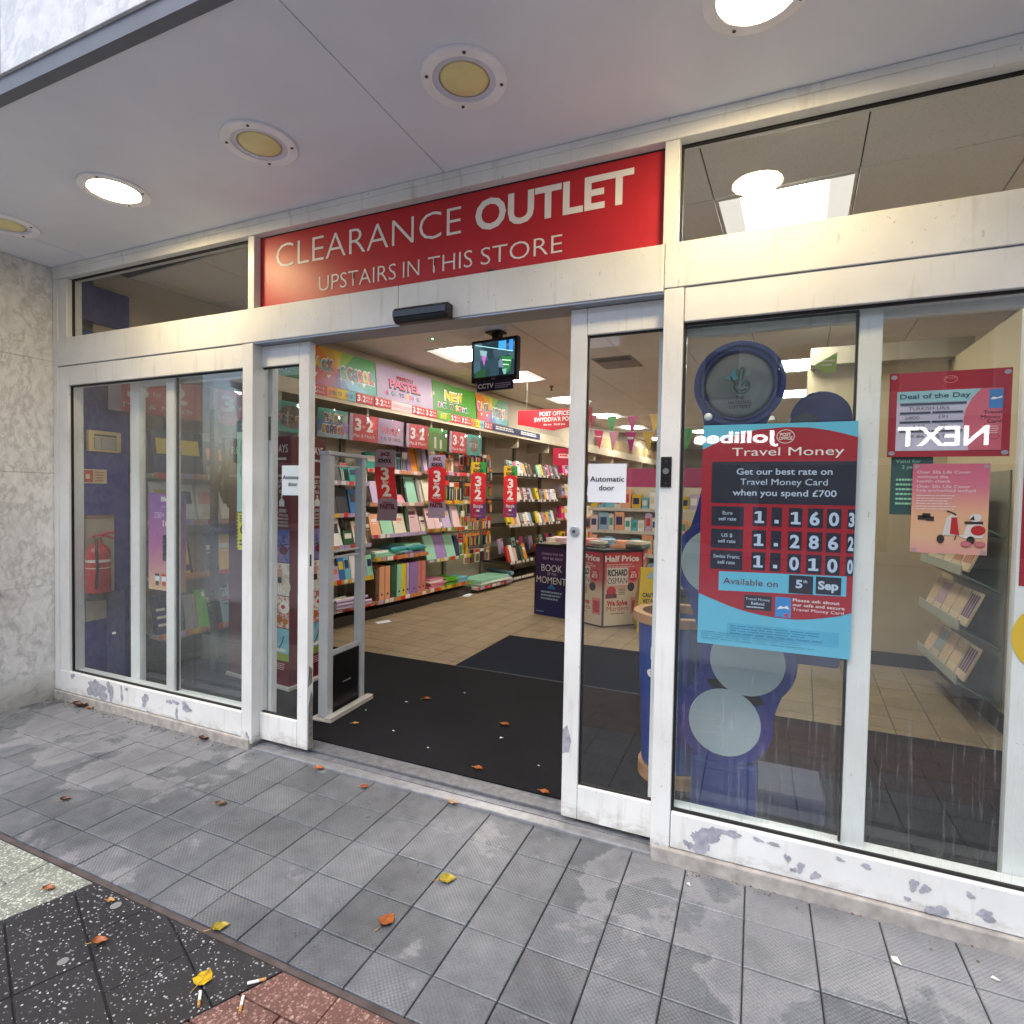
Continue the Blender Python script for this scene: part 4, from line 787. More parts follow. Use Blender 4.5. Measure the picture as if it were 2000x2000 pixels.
# bay C: notepads
stock('C', 4, 1.455, -.05, [('nb', 'dkgreen', .16, .22, .03, .25), ('nb', 'grey', .17, .24, .03, .25), ('nb', 'darkgrey', .16, .26, .02, .3), ('pp', 'teal', .10, .16, .02, .2), ('bx', 'teal', .12, .13, .05, .2), ('bx', 'white', .10, .10, .06, .1)])
stock('C', 3, 1.135, -.05, [('nb', 'black', .15, .24, .02, .25), ('nb', 'violet', .14, .25, .02, .25), ('nb', 'darkgrey', .15, .26, .02, .25), ('nb', 'black', .15, .27, .02, .25), ('bx', 'blue', .10, .21, .03, .2), ('nb', 'lilac', .10, .22, .02, .2)], back=.6)
stock('C', 2, .82, -.02, [('pd', 'cream', .16, .18, .03, .25), ('nb', 'dkgreen', .17, .2, .04, .3), ('pd', 'white', .16, .24, .02, .3), ('bx', 'dkgreen', .13, .12, .06, .1), ('pd', 'cream', .17, .2, .03, .3), ('nb', 'brown', .08, .22, .02, .2)], back=.4)
stock('C', 1, .485, .02, [('pd', 'white', .15, .2, .02, .25), ('pd', 'white', .15, .22, .02, .28), ('pd', 'lilac', .10, .12, .02, .2), ('pd', 'blue', .08, .19, .02, .2), ('pd', 'skyblue', .07, .2, .02, .2), ('pd', 'white', .09, .21, .02, .2), ('pd', 'bluegrey', .12, .14, .02, .2), ('pd', 'mint', .08, .18, .02, .2)], back=.5)
for k in range(9):
    o = item('ro', IM(-.62+.07*(k % 3)*1.2, -.0+.05*(k % 3), .217+.033*(k//3)+.002, 0, R.uniform(-.15, .15)), ['white', 'cream', 'lilac'][k % 3], .42, .03, .03, f"{ORD[k]} {['white','cream','lilac'][k%3]} paper roll from below in the pile of the notepad bay")
# bay D: binders and pastel folders
stock('D', 0, .21, .05, [('lf', 'brown', .05, .34, .28, 0), ('lf', 'peach', .075, .355, .28, 0), ('lf', 'peach', .075, .355, .28, 0), ('lf', 'dkgreen', .08, .355, .28, 0), ('lf', 'mint', .075, .355, .28, 0), ('lf', 'yellow', .075, .355, .28, 0), ('lf', 'lilac', .04, .355, .28, 0), ('lf', 'purple', .15, .355, .28, 0), ('lf', 'coral', .05, .355, .28, 0), ('lf', 'coral', .08, .355, .28, 0)], s=.14)
yy = .66
for grp, (s_, cols, w_) in enumerate(((.17, 'mint mint white', .30), (.42, 'mint bluegrey teal skyblue', .32), (.66, 'purple teal teal skyblue mint', .31))):
    for n_, c in enumerate(cols.split()):
        item('fo', IM(s_+R.uniform(-.03, .03), -.01+R.uniform(-.02, .03), .663+.022*n_, 0, R.uniform(-.12, .12)), c, w_, .02, .23, f"{CNAME[c]} folder, {ORD[n_]} from below, {['left', 'middle', 'right'][grp]} pile, second shelf of the binder bay")
stock('D', 2, .90, -.02, [('nb', 'peach', .15, .19, .03, .25), ('nb', 'mint', .19, .165, .03, .3), ('nb', 'cream', .20, .19, .02, .3), ('nb', 'dkgreen', .05, .33, .03, .15), ('nb', 'palepink', .20, .33, .02, .3), ('nb', 'cream', .10, .15, .02, .3)], s=.15, back=.7)
stock('D', 3, 1.24, -.06, [('nb', 'lilac', .14, .2, .03, .3), ('dp', 'mint', .13, .22, .02, .25), ('bx', 'lilac', .10, .13, .04, .2), ('pd', 'pink', .13, .09, .03, .6), ('nb', 'darkgrey', .03, .28, .02, .2), ('dp', 'mint', .17, .31, .02, .3), ('nb', 'grey', .05, .30, .03, .2), ('nb', 'cream', .09, .24, .02, .3)], s=.2, back=.5)
stock('D', 4, 1.60, -.1, [('bx', 'teal', .15, .15, .06, .15), ('pp', 'gold', .05, .16, .02, 0), ('pp', 'orange', .05, .15, .02, 0), ('pp', 'lilac', .06, .17, .02, 0), ('pp', 'navy', .09, .16, .02, 0), ('pp', 'bluegrey', .09, .17, .02, 0), ('pp', 'white', .09, .18, .02, 0), ('nb', 'purple', .06, .28, .04, .2), ('nb', 'orange', .13, .29, .02, .25)], s=.15, back=.4)
# bay E
for n_, (c, w_, h_) in enumerate((('pink', .3, .022), ('coral', .28, .018), ('pink', .3, .02), ('white', .28, .012), ('pink', .29, .018))): item('fo', IM(1.10+R.uniform(-.03, .03), .0, .208+.022*n_, 0, R.uniform(-.1, .1)), c, w_, .02, .24, f"{CNAME[c]} folder, {ORD[n_]} from below in the left pile, bottom shelf of green-railed bay")
for n_, c in enumerate('lime dkgreen lime lime'.split()): item('fo', IM(1.42+R.uniform(-.03, .03), .0, .208+.022*n_, 0, R.uniform(-.1, .1)), c, .24, .02, .24, f"{CNAME[c]} folder, {ORD[n_]} from below in the middle pile, bottom shelf of green-railed bay")
for n_, c in enumerate('skyblue bluegrey skyblue'.split()): item('fo', IM(1.68+R.uniform(-.03, .03), .0, .208+.022*n_, 0, R.uniform(-.1, .1)), c, .25, .02, .24, f"{CNAME[c]} folder, {ORD[n_]} from below in the right pile, bottom shelf of green-railed bay")
stock('E', 1, .555, .0, [('dp', 'mint', .17, .30, .02, .3), ('dp', 'purple', .21, .31, .02, .3), ('dp', 'mint', .19, .30, .02, .3), ('nb', 'navy', .08, .22, .02, .2), ('pp', 'white', .08, .18, .02, .1), ('pp', 'orange', .08, .2, .02, 0)], back=.3)
stock('E', 2, .925, .0, [('nb', 'palepink', .14, .26, .02, .3), ('nb', 'palepink', .10, .18, .02, .3), ('nb', 'grey', .04, .24, .03, .15), ('nb', 'lilac', .16, .26, .02, .3), ('nb', 'grey', .04, .25, .03, .15), ('nb', 'palepink', .15, .28, .02, .3), ('pp', 'white', .08, .17, .02, 0)], back=.5)
stock('E', 3, 1.26, -.04, [('nb', 'cream', .13, .26, .02, .28), ('nb', 'cream', .13, .28, .02, .28), ('pp', 'black', .10, .22, .02, 0), ('pp', 'darkgrey', .10, .22, .02, 0), ('pp', 'black', .10, .2, .02, 0), ('pp', 'gold', .09, .2, .02, 0), ('pp', 'black', .09, .21, .02, 0)], back=.3)
stock('E', 4, 1.62, -.06, [('nb', 'lilac', .07, .24, .03, .2), ('nb', 'darkgrey', .05, .27, .03, .25), ('nb', 'cream', .15, .29, .02, .28), ('pp', 'orange', .09, .2, .02, 0), ('pp', 'orange', .09, .2, .02, 0), ('pp', 'white', .09, .2, .02, 0), ('bx', 'brown', .11, .16, .04, 0)], back=.4)
# bay F: hooks with pen packs
gF = SHOP['F'][2]
for r_, z in enumerate((.38, .62, .84, 1.08, 1.32, 1.55, 1.74)):
    for c_ in range(6):
        s_ = 2.03+.148*c_+(.03 if r_ % 2 else 0); q = MB().tube([(s_-1.99+.05, .475, z+.20), (s_-1.99+.05, .30, z+.205), (s_-1.99+.05, .285, z+.22)], .003, 6); q.build('hook', plain('#8a8a8c', .3, .8), gF)
        if R.random() < .12: continue
        col = R.choice({0: ['red', 'white', 'black', 'white'], 1: ['black', 'maroon', 'gold', 'darkgrey'], 2: ['orange', 'brown', 'red', 'black'], 3: ['navy', 'bluegrey', 'white', 'darkgrey'], 4: ['brown', 'black', 'darkgrey', 'navy'], 5: ['black', 'navy', 'grey', 'darkgrey'], 6: ['orange', 'white', 'pink', 'maroon']}[r_])
        item('pp', IM(s_, -.27+R.uniform(-.01, .02), z, 0, R.uniform(-.1, .1)), col, .085+.03*R.random(), .19, .02, f"{CNAME[col]} pen pack hung {ORD[c_]} in the {ORD[r_]} row from below, pen bay")
        if r_ < 6: pass
for n_, c in enumerate('mint white mint mint'.split()): item('fo', IM(2.10+R.uniform(-.02, .02), .08, .108+.02*n_, 0, R.uniform(-.08, .08)), c, .80, .02, .36, f"large {CNAME[c]} display pad, {ORD[n_]} from below in the low pen bay pile")
for k in range(5): item('ro', IM(2.95+.02*k, .07-.07*(k % 3), .105+.06*(k//3), 0, R.uniform(1.1, 1.4)), 'bluegrey', .5, .06, .06, f"{ORD[k]} grey roll of wrapping lying on the bottom shelf beside the low pad pile")
# bays G and H
cs = ['grey mint hotpink white lilac gold darkgrey brown navy skyblue', 'orange yellow cream cream brown palepink darkgrey lilac white', 'yellow yellow coral cream grey white white bluegrey maroon black coral', 'lilac black dkgreen mint navy hotpink navy hotpink palepink']
for key in 'GH':
    for lv, z in ((4, 1.68), (3, 1.28), (2, .90)):
        c_ = cs[4-lv].split(); R.shuffle(c_) if key == 'H' else None
        stock(key, lv, z, -.0, L('nb', ' '.join(c_[:8]), .088, .15, .03, .3), back=.6)
    c_ = cs[3].split(); stock(key, 1, .35, .03, L('nb', ' '.join(R.sample(['palepink', 'orange', 'dkgreen', 'red', 'gold', 'black', 'white', 'peach'], 6)), .09, .19, .03, .3)); 
    x = SHOP[key][0]+.03
    for n_, c in enumerate(c_[:7]):
        item('nb', IM(x+.125*n_, -.14, .47, .2, 0), c, .12, .22, .03, f"{CNAME[c]} notebook, {ORD[n_]} in the rear row above the second shelf, {BAYN[key]}")
# left-window bays
for key in 'AB':
    stock(key, 0, .31, .05, L('nb', 'navy dkgreen grey lime darkgrey bluegrey brown mint', .09, .27, .05, .25))
    stock(key, 1, .72, .0, L('nb', 'darkgrey gold brown darkgrey navy bluegrey', .12, .27, .04, .25))
    stock(key, 2, 1.12, .0, L('pd', 'white white cream lilac white', .15, .26, .02, .25))
    stock(key, 3, 1.46, .0, L('bx', 'navy black grey darkgrey', .18, .3, .05, .2))
# art bays: smaller and farther off
for key, n, s in (('I', 12, .13), ('J', 11, .19)):
    for lv, z in ((1, .55), (2, .95), (3, 1.35), (4, 1.75)):
        stock(key, lv, z, 0, L('bx', ' '.join(R.choice(['pink', 'yellow', 'red', 'lilac', 'white', 'peach', 'gold', 'hotpink', 'cream', 'coral']) for _ in range(n)), s, .2, .08, .1, .2))
# cartons stored on top of the pelmet, far along
for k in range(5):
    o = thing('carton', ['plain brown carton on the pelmet, first beyond the hanging sign', 'plain brown carton on the pelmet, second beyond the hanging sign', 'plain brown carton with a small mark on the pelmet behind the bunting', 'brown carton marked CARDS on the pelmet behind the bunting', 'last brown carton on the pelmet at the far end'][k], 'box', W(6.6+1.05*k, .0, 2.35 if False else 2.234), ANG, 'cartons stored on the pelmet')
    B(0, .8, 0, .09, 0, .34).build('body', plain('#b59b72', .7), o)
    if k == 3: M_ = frame(W(6.6+1.05*k, .001, 2.27), (DV.x, DV.y)); TXT.append((o, 'CARDS', .02, .2, .1, .4, .1, INK, .001, lambda v: Vector((v.x, -.002, v.y)), 0))
# hanging 3 for 2 strips
def hang(s, z0, kind, label, wave=0):
    w, h = .19, .70
    def df(v):
        a = wave*sin(v.y/h*2*pi*.9+.4); return Vector((v.x+a*.55, v.y, v.z+a))
    P = Panel('hanging_strip', label, 'banner', w, h, frame(W(s, .25, z0), (.80, .60)), plain('#a694ae', .4) if kind == 'p' else PAL['gold'], 'hanging 3 for 2 strips in front of the shelves', thick=.0015, deform=df)
    if kind == 's': P.rect(0, 0, w, .24, plain('#9c2850', .4), 1); P.rect(w*.5, 0, w, .22, plain('#6d3a78', .4), 2); P.rect(w*.55, .57, w, h, PAL['green'], 1)
    HRED = plain('#d6202c', .4, var=.04); P.rect(0, .215, w, .53, HRED, 3, 'red_field'); 
    if wave == 0: P.disc(w*.5, .53, w*.5, .045, HRED, 3, a0=0, a1=pi, name='red_field'); P.disc(w*.5, .215, w*.5, .045, HRED, 3, a0=pi, a1=2*pi, name='red_field')
    P.text('BACK', .05, .64, .09, .035, PAL['maroon'], 4, .05); P.text('TO', .075, .622, .035, .012, WH, 4, .03); P.text('SCHOOL', .03, .575, .13, .035, PAL['black'], 4, .06)
    P.text('3', .055, .405, .08, .115, WH, 5, .035); P.text('for', .065, .368, .06, .026, WH, 5, .03); P.text('2', .05, .245, .085, .11, WH, 5, .035); P.text('Mix & Match', .04, .215, .11, .016, WH, 5, .02)
    if kind == 'p': P.text('PERFECTLY', .05, .17, .09, .014, PAL['maroon'], 4, .04); P.text('PASTEL', .02, .12, .15, .042, PAL['maroon'], 4, .06)
    else: P.text('Sharpie', .035, .135, .12, .04, WH, 4, .02); P.rect(.075, .085, .115, .11, WH, 4); P.text('Crayola', .05, .03, .09, .02, PAL['lilac'], 4)
    P.done()
hang(-.10, 1.075, 'p', 'wavy lilac 3 for 2 hanging strip nearest the security gate', .03); hang(.72, 1.08, 'p', 'flat lilac 3 for 2 hanging strip, second from the gate'); hang(1.56, 1.05, 's', 'gold and red 3 for 2 hanging strip, third from the gate'); hang(2.36, 1.045, 's', 'farthest gold and red 3 for 2 hanging strip'); hang(-1.45, 1.1, 's', '3 for 2 hanging strip seen through the left window')
# loose paper on the floor under the shelves
for (s, p, ss, l) in ((-.02, .22, .16, 'white paper lying on the beige tiles nearest the gate'), (.45, .02, .2, 'white paper under the binder bay'), (1.05, .0, .16, 'white paper under the green-railed bay'), (1.75, .12, .22, 'large white sheet lying under the low pad pile')):
    o = thing('loose_paper', l, 'paper', W(s, p, .028), ANG+R.uniform(-.6, .6), 'loose papers on the shop floor'); MB().add([(0, 0, .004), (ss, .01, .001), (ss*1.05, .09, .006), (.02, .1, .001), (0, 0, .001), (ss, .01, -.001), (ss*1.05, .09, .003), (.02, .1, -.001)], [(0, 1, 2, 3), (4, 5, 6, 7)]).build('sheet', PAPER, o)

# ------------------------------------------------------------------ things standing in the shop
ga = thing('security_gate', 'aluminium security gate standing on the matting inside the left of the doorway', 'gate', (-1.30, .60, .031), radians(4))
GAL = plain('#b7b9bc', .4, .12, var=.04)
B(-.07, .075, -.225, .205, 0, .012).build('base_plate', plain('#b9b4ac', .5), ga, bev=.003); B(.03, .075, -.225, .205, .0125, .03).build('cable_cover', plain('#b9b4ac', .5), ga, bev=.004)
B(-.035, .03, -.20, -.145, .013, 1.53).build('upright', GAL, ga, bev=.006); B(-.03, .025, .135, .18, .013, 1.53).build('upright', GAL, ga, bev=.006)
B(-.035, .03, -.20, .18, 1.531, 1.555).build('top_bar', GAL, ga, bev=.005)
for z in (1.47, .93, .965, .355): B(-.012, .01, -.144, .134, z, z+(.012 if z > .5 else .028)).build('crossbar', GAL, ga, bev=.002)
B(-.014, .012, -.144, .134, .015, .352).build('black_panel', plain('#0c0c0e', .35), ga)
B(.0122, .0128, -.03, .05, .17, .176).build('maker_mark', plain('#8d8d90', .4), ga)

rld = thing('gift_card_stand', 'maroon gift experience card stand behind the left sliding door', 'display stand', (0, 0, 0))
MRN = plain('#6a1420', .4, var=.08); P0 = Vector((-2.44, .73, .06)); P1 = Vector((-1.812, .67, .06))
def rldface(p0, p1, hh=1.655):
    d = (p1-p0); w_ = math.hypot(d.x, d.y); M_ = frame(p0, (d.x, d.y)); Pn = Panel.__new__(Panel); Pn.w, Pn.h = w_, hh; Pn.deform = None; Pn.acc = {}; Pn.root = bpy.data.objects.new('card_face', None); COL.objects.link(Pn.root); Pn.root.parent = rld; Pn.root.matrix_world = M_
    MB().box(0, w_, 0, hh, -.012, 0).build('face_board', MRN, Pn.root)
    a = w_-.150; T_ = lambda t, x, z, w, h: Pn.text(t, a+x, z, w, h, WH, 3)
    if w_ > .5: Pn.text('RED LETTER', .03, 1.545, w_-.20, .05, WH, 2, -.005)
    Pn.text('DAYS', a+.0, 1.545, .125, .052, WH, 2, .0); Pn.fine(a+.01, 1.49, w_-.03, 1.515, 1, WH, 2, 3, .6)
    Pn.rect(0, 1.385, w_, 1.40, plain('#b9a7a4', .4), 1)
    for t, z in (('VALID FOR', 1.345), ('UP TO', 1.31), ('1 YEAR', 1.275)): T_(t, .005+(.02 if len(t) < 7 else 0), z, .13 if len(t) > 7 else .085, .024)
    Pn.poly([(a+.045, 1.19), (a+.095, 1.19), (a+.095, 1.225), (a+.07, 1.25), (a+.045, 1.225)], WH, 2); Pn.rect(a+.063, 1.25, a+.077, 1.265, WH, 2)
    T_('1,000', .02, 1.15, .095, .024)
    for k, t in enumerate(('OF SPECIAL', 'EXPERIENCES', 'AND DAYS OUT', 'TO CHOOSE FROM')): T_(t, .005, 1.125-.023*k, .13, .014)
    for y0, y1, n_, c_ in [(.82, 1.035, 'sky', ['#2f3f86', '#5568a8', '#8a7aa8', '#b08a98']), (.60, .815, 'gym', ['#c9c4b8', '#e4e0d8', '#c9b8a8', '#d8d4cc']), (.385, .595, 'food', ['#d8d2c4', '#b8503a', '#e8e2d4', '#6a2a20']), (.165, .38, 'park', ['#3a8fb8', '#7fb8cc', '#8fc0d0', '#5aa0bb'])]:
        Pn.rect(a-.02, y0, w_-.002, y1, photoprint('print_'+n_, c_, 14), 2, 'photo_print')
    Pn.disc(w_-.06, .90, .04, .028, PAL['maroon'], 3); Pn.line([(w_-.12, .925), (w_-.01, .945)], .006, PAL['black'], 3); Pn.line([(w_-.02, .90), (w_-.002, .93)], .008, PAL['maroon'], 3)
    SKN = plain('#c49a84', .5); Pn.rect(w_-.115, .68, w_-.075, .72, PAL['black'], 3); Pn.poly([(w_-.115, .72), (w_-.077, .72), (w_-.07, .775), (w_-.122, .775)], SKN, 3); Pn.disc(w_-.096, .79, .012, .014, SKN, 3); Pn.rect(w_-.112, .62, w_-.102, .68, WH, 3); Pn.rect(w_-.09, .62, w_-.08, .68, WH, 3); Pn.disc(w_-.02, .66, .03, .04, PAL['cream'], 3)
    Pn.disc(w_-.05, .52, .05, .04, PAL['white'], 3); Pn.disc(w_-.06, .525, .02, .014, PAL['red'], 4); Pn.disc(w_-.1, .44, .035, .028, plain('#b8662a', .5), 3); Pn.disc(w_-.04, .43, .028, .022, plain('#c07a3a', .5), 3)
    Pn.line([(w_-.10, .24), (w_-.065, .29), (w_-.055, .33)], .010, PAL['darkgrey'], 3); Pn.rect(a-.02, .166, w_-.003, .215, plain('#8fa03a', .5), 3); Pn.disc(w_-.08, .235, .05, .012, PAL['white'], 3)
    Pn.fine(a, .10, w_-.03, .15, 4, PAL['palepink'], 2, 9, .4); Pn.done()
rldface(P0, P1); rldface(P1+Vector((.003, .008, 0)), Vector((-1.818, 1.00, .06)))
MB().prism([(-2.46, .72), (-1.80, .655), (-1.79, 1.04), (-2.40, 1.08)], .032, .058).build('foot', plain('#c5beb5', .5), rld, bev=.004); MB().prism([(-2.43, .75), (-1.83, .69), (-1.835, .99), (-2.38, 1.05)], .06, 1.70).build('core', MRN, rld)

# posters and notices on the left glass
g1 = gradient('purple_peach_print', [(0, '#d9b78a'), (.12, '#d8a08f'), (.45, '#b4579a'), (.8, '#8b4a9c'), (1, '#7b4a98')], 1, 0, .59)
P = Panel('window_poster', 'purple to peach gift card poster in the left window', 'poster', .33, .585, frame((-2.40, .128, .742)), g1, thick=.001)
P.text('life style', .115, .535, .16, .028, WH, 2, .03); P.rect(.12, .50, .25, .504, PAL['lilac'], 2); P.text('250+ brands', .055, .435, .23, .034, plain('#d8c4dc', .5), 2); P.text('100s', .13, .385, .11, .036, WH, 2, .02)
for k in range(2):
    P.rect(.13, .20+.0*k, .17, .335, PAPER, 2); P.rect(.13, .29, .22, .335, plain('#3c3140', .5), 3); P.rect(.13, .18, .22, .225, plain('#3c3a48', .5), 3); P.rect(.14, .26, .152, .272, INK, 3)
for k, c in enumerate(('darkgrey', 'red', 'blue', 'orange')): P.rect(.06+.06*k, .05, .10+.06*k, .10, PAPER, 2); P.rect(.06+.06*k, .085, .10+.06*k, .10, PAL[c], 3); P.rect(.065+.06*k, .03, .095+.06*k, .055, PAL[c], 3)
P.done()
P = Panel('window_notice', 'pale green notice with round pictograms at the right edge of the left window', 'notice', .20, .49, frame((-1.598, .0765, 1.236)), plain('#a9c9bd', .5), thick=.001)
P.rect(0, .43, .20, .49, plain('#1f4a44', .5), 1); P.text('WE CARE', .03, .462, .10, .016, WH); P.text('ABOUT', .03, .440, .08, .016, WH)
for y in (.345, .215): P.ringp(.085, y, .06, .06, .003, PAL['dkgreen'], 2)
P.line([(.06, .32), (.075, .345), (.10, .36)], .016, PAL['dkgreen'], 3); P.rect(.07, .19, .105, .24, PAL['dkgreen'], 3); P.disc(.0875, .24, .0175, .018, PAL['dkgreen'], 3); P.done()
P = Panel('window_notice', 'yellow black-edged notice below the pale green one on the left window', 'notice', .20, .20, frame((-1.598, .0765, 1.03)), plain('#d5cf34', .5), thick=.001)
for k in range(10): P.poly([(0, .02*k), (.008, .02*k+.004), (.008, .02*k+.014), (0, .02*k+.01)], INK, 1)
P.text('O', .025, .085, .05, .05, INK, 2, .02); P.fine(.02, .15, .15, .19, 3, INK, 1, 5); P.fine(.02, .02, .15, .06, 2, INK, 1, 5); P.done()
bg_ = thing('backpack', 'dark backpack hanging in the left window behind the purple poster', 'bag', (-2.62, 1.02, 1.20))
MB().lathe([(.02, 0), (.12, .02), (.15, .15), (.14, .32), (.09, .42), (.02, .45)], 16).build('body', plain('#23252f', .7), bg_, smooth=True); MB().tube([(-.06, -.12, .05), (-.08, -.17, .2), (-.05, -.12, .4)], .015).build('strap', BLACK, bg_); MB().tube([(0, 0, .44), (0, 0, .5), (.03, 0, .53)], .006).build('hook', ALU, bg_)
so_ = thing('slotted_post', 'grey slotted steel post seen through the left window', 'post', (-2.62, .72, .03)); B(0, .05, 0, .03, 0, 1.9).build('post', plain('#5f5d56', .5, .3), so_)
q = MB()
for k in range(40): q.box(.018, .032, -.0012, 0, .3+.04*k, .322+.04*k)
q.build('slots', plain('#26251f', .7), so_)

# television and signs under the ceiling
tv = thing('television', 'black CCTV television hanging from the shop ceiling', 'television', (-1.19, 2.45, 2.36), radians(-8))
B(-.24, .24, -.03, .03, 0, .375).build('case', BLACK, tv, bev=.004); B(-.03, .04, -.02, .05, .376, .44).build('ceiling_mount', BLACK, tv); B(-.075, .075, -.06, .06, .425, .439).build('mount_plate', BLACK, tv)
def screenmat():
    m, t, b = base('screen_picture', .3); v = N(t, 'ShaderNodeTexVoronoi'); v.inputs['Scale'].default_value = 9; tc = N(t, 'ShaderNodeTexCoord'); mp = N(t, 'ShaderNodeMapping'); mp.inputs['Rotation'].default_value = (0, 0.5, 0); mp.inputs['Scale'].default_value = (1, 1, 1.6); t.links.new(tc.outputs['Object'], mp.inputs[0]); t.links.new(mp.outputs[0], v.inputs['Vector'])
    s = N(t, 'ShaderNodeSeparateColor'); t.links.new(v.outputs['Color'], s.inputs[0]); r = ramp(t, s.outputs[0], [(0, lin('#15202a')), (.3, lin('#2a4650')), (.5, lin('#4a6a7a')), (.65, lin('#2f5a3a')), (.8, lin('#20303a')), (1, lin('#7a94a8'))])
    t.links.new(r.outputs[0], b.inputs['Emission Color']); b.inputs['Emission Strength'].default_value = .55; b.inputs['Base Color'].default_value = (.02, .02, .03, 1); return m
B(-.215, .215, -.0315, -.0302, .045, .35).build('screen', screenmat(), tv)
def em(name, c, e): m, t, b = base(name, .4); b.inputs['Base Color'].default_value = (.02, .02, .02, 1); b.inputs['Emission Color'].default_value = lin(c); b.inputs['Emission Strength'].default_value = e; return m
def tvpoly(pts, c, e=.7, k=0): MB().add([(x, -.0318-.0002*k, z) for x, z in pts], [tuple(range(len(pts)))]).build('screen_picture', em('screen_'+c.strip('#'), c, e), tv)
tvpoly([(-.20, .335), (.20, .24), (.20, .246), (-.20, .341)], '#a8e0e0', .9, 2); tvpoly([(.05, .27), (.13, .27), (.13, .345), (.05, .345)], '#3a8fe0', .9, 1); tvpoly([(.16, .25), (.20, .25), (.20, .345), (.16, .345)], '#2f7fd0', .9, 1); tvpoly([(.08, .21), (.20, .20), (.17, .08), (.13, .05)], '#2f7a3f', .7, 1); tvpoly([(.09, .10), (.14, .10), (.13, .05), (.11, .05)], '#7fb0a8', .7, 3); tvpoly([(-.13, .23), (-.08, .23), (-.10, .14)], '#b060b8', .8, 1); tvpoly([(-.15, .29), (-.07, .27), (-.08, .22), (-.14, .24)], '#8fb0b8', .7, 1); tvpoly([(-.03, .2), (.05, .2), (.06, .05), (-.04, .05)], '#2f4a58', .6, 1); tvpoly([(.09, .175), (.18, .16), (.18, .167), (.09, .182)], '#d8f0e0', .9, 3); tvpoly([(.10, .135), (.16, .125), (.16, .132), (.10, .142)], '#d8f0e0', .9, 3)
MB().box(-.02, .02, -.0308, -.0302, .018, .026).build('maker_mark', plain('#8d8d90', .4), tv)
P = Panel('camera_notice', 'purple CCTV notice fixed below the television', 'sign', .38, .085, frame((-1.36, 2.43, 2.275), (1, -.14)), plain('#231c4a', .4), thick=.004)
P.text('CCTV', .012, .025, .165, .040, WH, 2, .03); P.fine(.195, .015, .365, .065, 3, PAL['lilac'], 2, 4, .45); P.done()
P = Panel('hanging_sign', 'red arrow-shaped post office sign hanging from the ceiling', 'sign', .98, .30, frame((-1.835, 4.5, 2.155), (1, -.05)), RED, outline=[(0, .09), (.49, 0), (.98, .09), (.98, .265), (0, .265)], thick=.012)
P.text('POST OFFICE', .30, .185, .39, .05, WH, 2, .02); P.text("SWYDDFA'R POST", .23, .115, .53, .05, WH, 2, .02); P.text('this way', .355, .065, .11, .026, WH, 2, .02); P.text('ffordd yma', .495, .065, .15, .026, WH, 2, .02)
for x in (.12, .86): P.rect(x, .265, x+.004, .64, plain('#6d675e', .5), 0, 'hanger')
P.done()
sp = thing('sprinkler', 'small sprinkler head on the ceiling right of the television', 'sprinkler', (-1.55, 4.95, 2.80)); MB().lathe([(.03, 0), (.03, -.01), (.012, -.015), (.01, -.05), (.02, -.055), (.02, -.06), (.002, -.06)], 12).build('head', plain('#6d5a48', .4, .5), sp)
cv = thing('air_vent', 'dark slotted ceiling vent above the right sliding door', 'vent', (-.66, 3.68, 2.801), CA); q = MB().box(0, .42, 0, .52, -.006, 0); q.build('plate', plain('#8a8178', .6), cv); q = MB()
for k in range(3): q.box(.03, .39, .04+.05*k, .065+.05*k, -.009, -.0065)
q.build('slots', plain('#1f1c1a', .6), cv)
cv2 = thing('air_vent', 'long dark ceiling slot just inside the door header', 'vent', (-1.35, 1.55, 2.801), CA); B(0, .55, 0, .05, -.008, 0).build('slot', plain('#1f1c1a', .6), cv2)

# book dump bin
bn = thing('book_bin', 'cardboard book bin with dark blue and red Half Price panels', 'display bin', (0, 0, 0))
poly = [(-1.27, 3.74), (-.835, 3.625), (-.41, 3.43), (-.08, 3.76), (-.12, 4.25), (-.62, 4.5), (-1.2, 4.25)]
MB().prism([(x*.985-.01, y*.985+.06) for x, y in poly], .03, .74).build('body', plain('#2a2733', .5), bn)
q = MB().prism(poly, .80, .815); q.build('rim', BLACK, bn)
def binface(p0, p1, name, mat, draw):
    d = Vector((p1[0]-p0[0], p1[1]-p0[1], 0)); M_ = frame((p0[0], p0[1], .03), (d.x, d.y)); Pn = Panel.__new__(Panel); Pn.w, Pn.h, Pn.deform, Pn.acc = d.length, .77, None, {}; Pn.root = MB().box(0, d.length, 0, .77, -.01, 0).build(name, mat, bn); Pn.root.matrix_world = M_; draw(Pn); Pn.done()
def bluef(P):
    b_ = BLACK; w = P.w; P.rect(0, 0, .012, .77, b_, 1); P.rect(0, .757, w, .77, b_, 1)
    P.text('LOOKING FOR THE', w*.2, .67, w*.62, .022, PAL['lilac'], 2); P.text('NEXT BIG READ?', w*.23, .62, w*.58, .024, PAL['lilac'], 2); P.text('BOOK', w*.2, .49, w*.6, .075, WH, 2, -.01); P.text('OF THE', w*.37, .45, w*.27, .026, PAL['lilac'], 2); P.text('MOMENT', w*.06, .355, w*.86, .075, WH, 2, -.01)
    P.poly([(w*.38, .30), (w*.5, .36), (w*.64, .30)], PAL['blue'], 1); P.fine(w*.2, .17, w*.84, .28, 3, PAL['bluegrey'], 2, 8, .5); P.fine(w*.06, .03, w*.3, .05, 1, PAL['bluegrey'], 2, 8, .5)
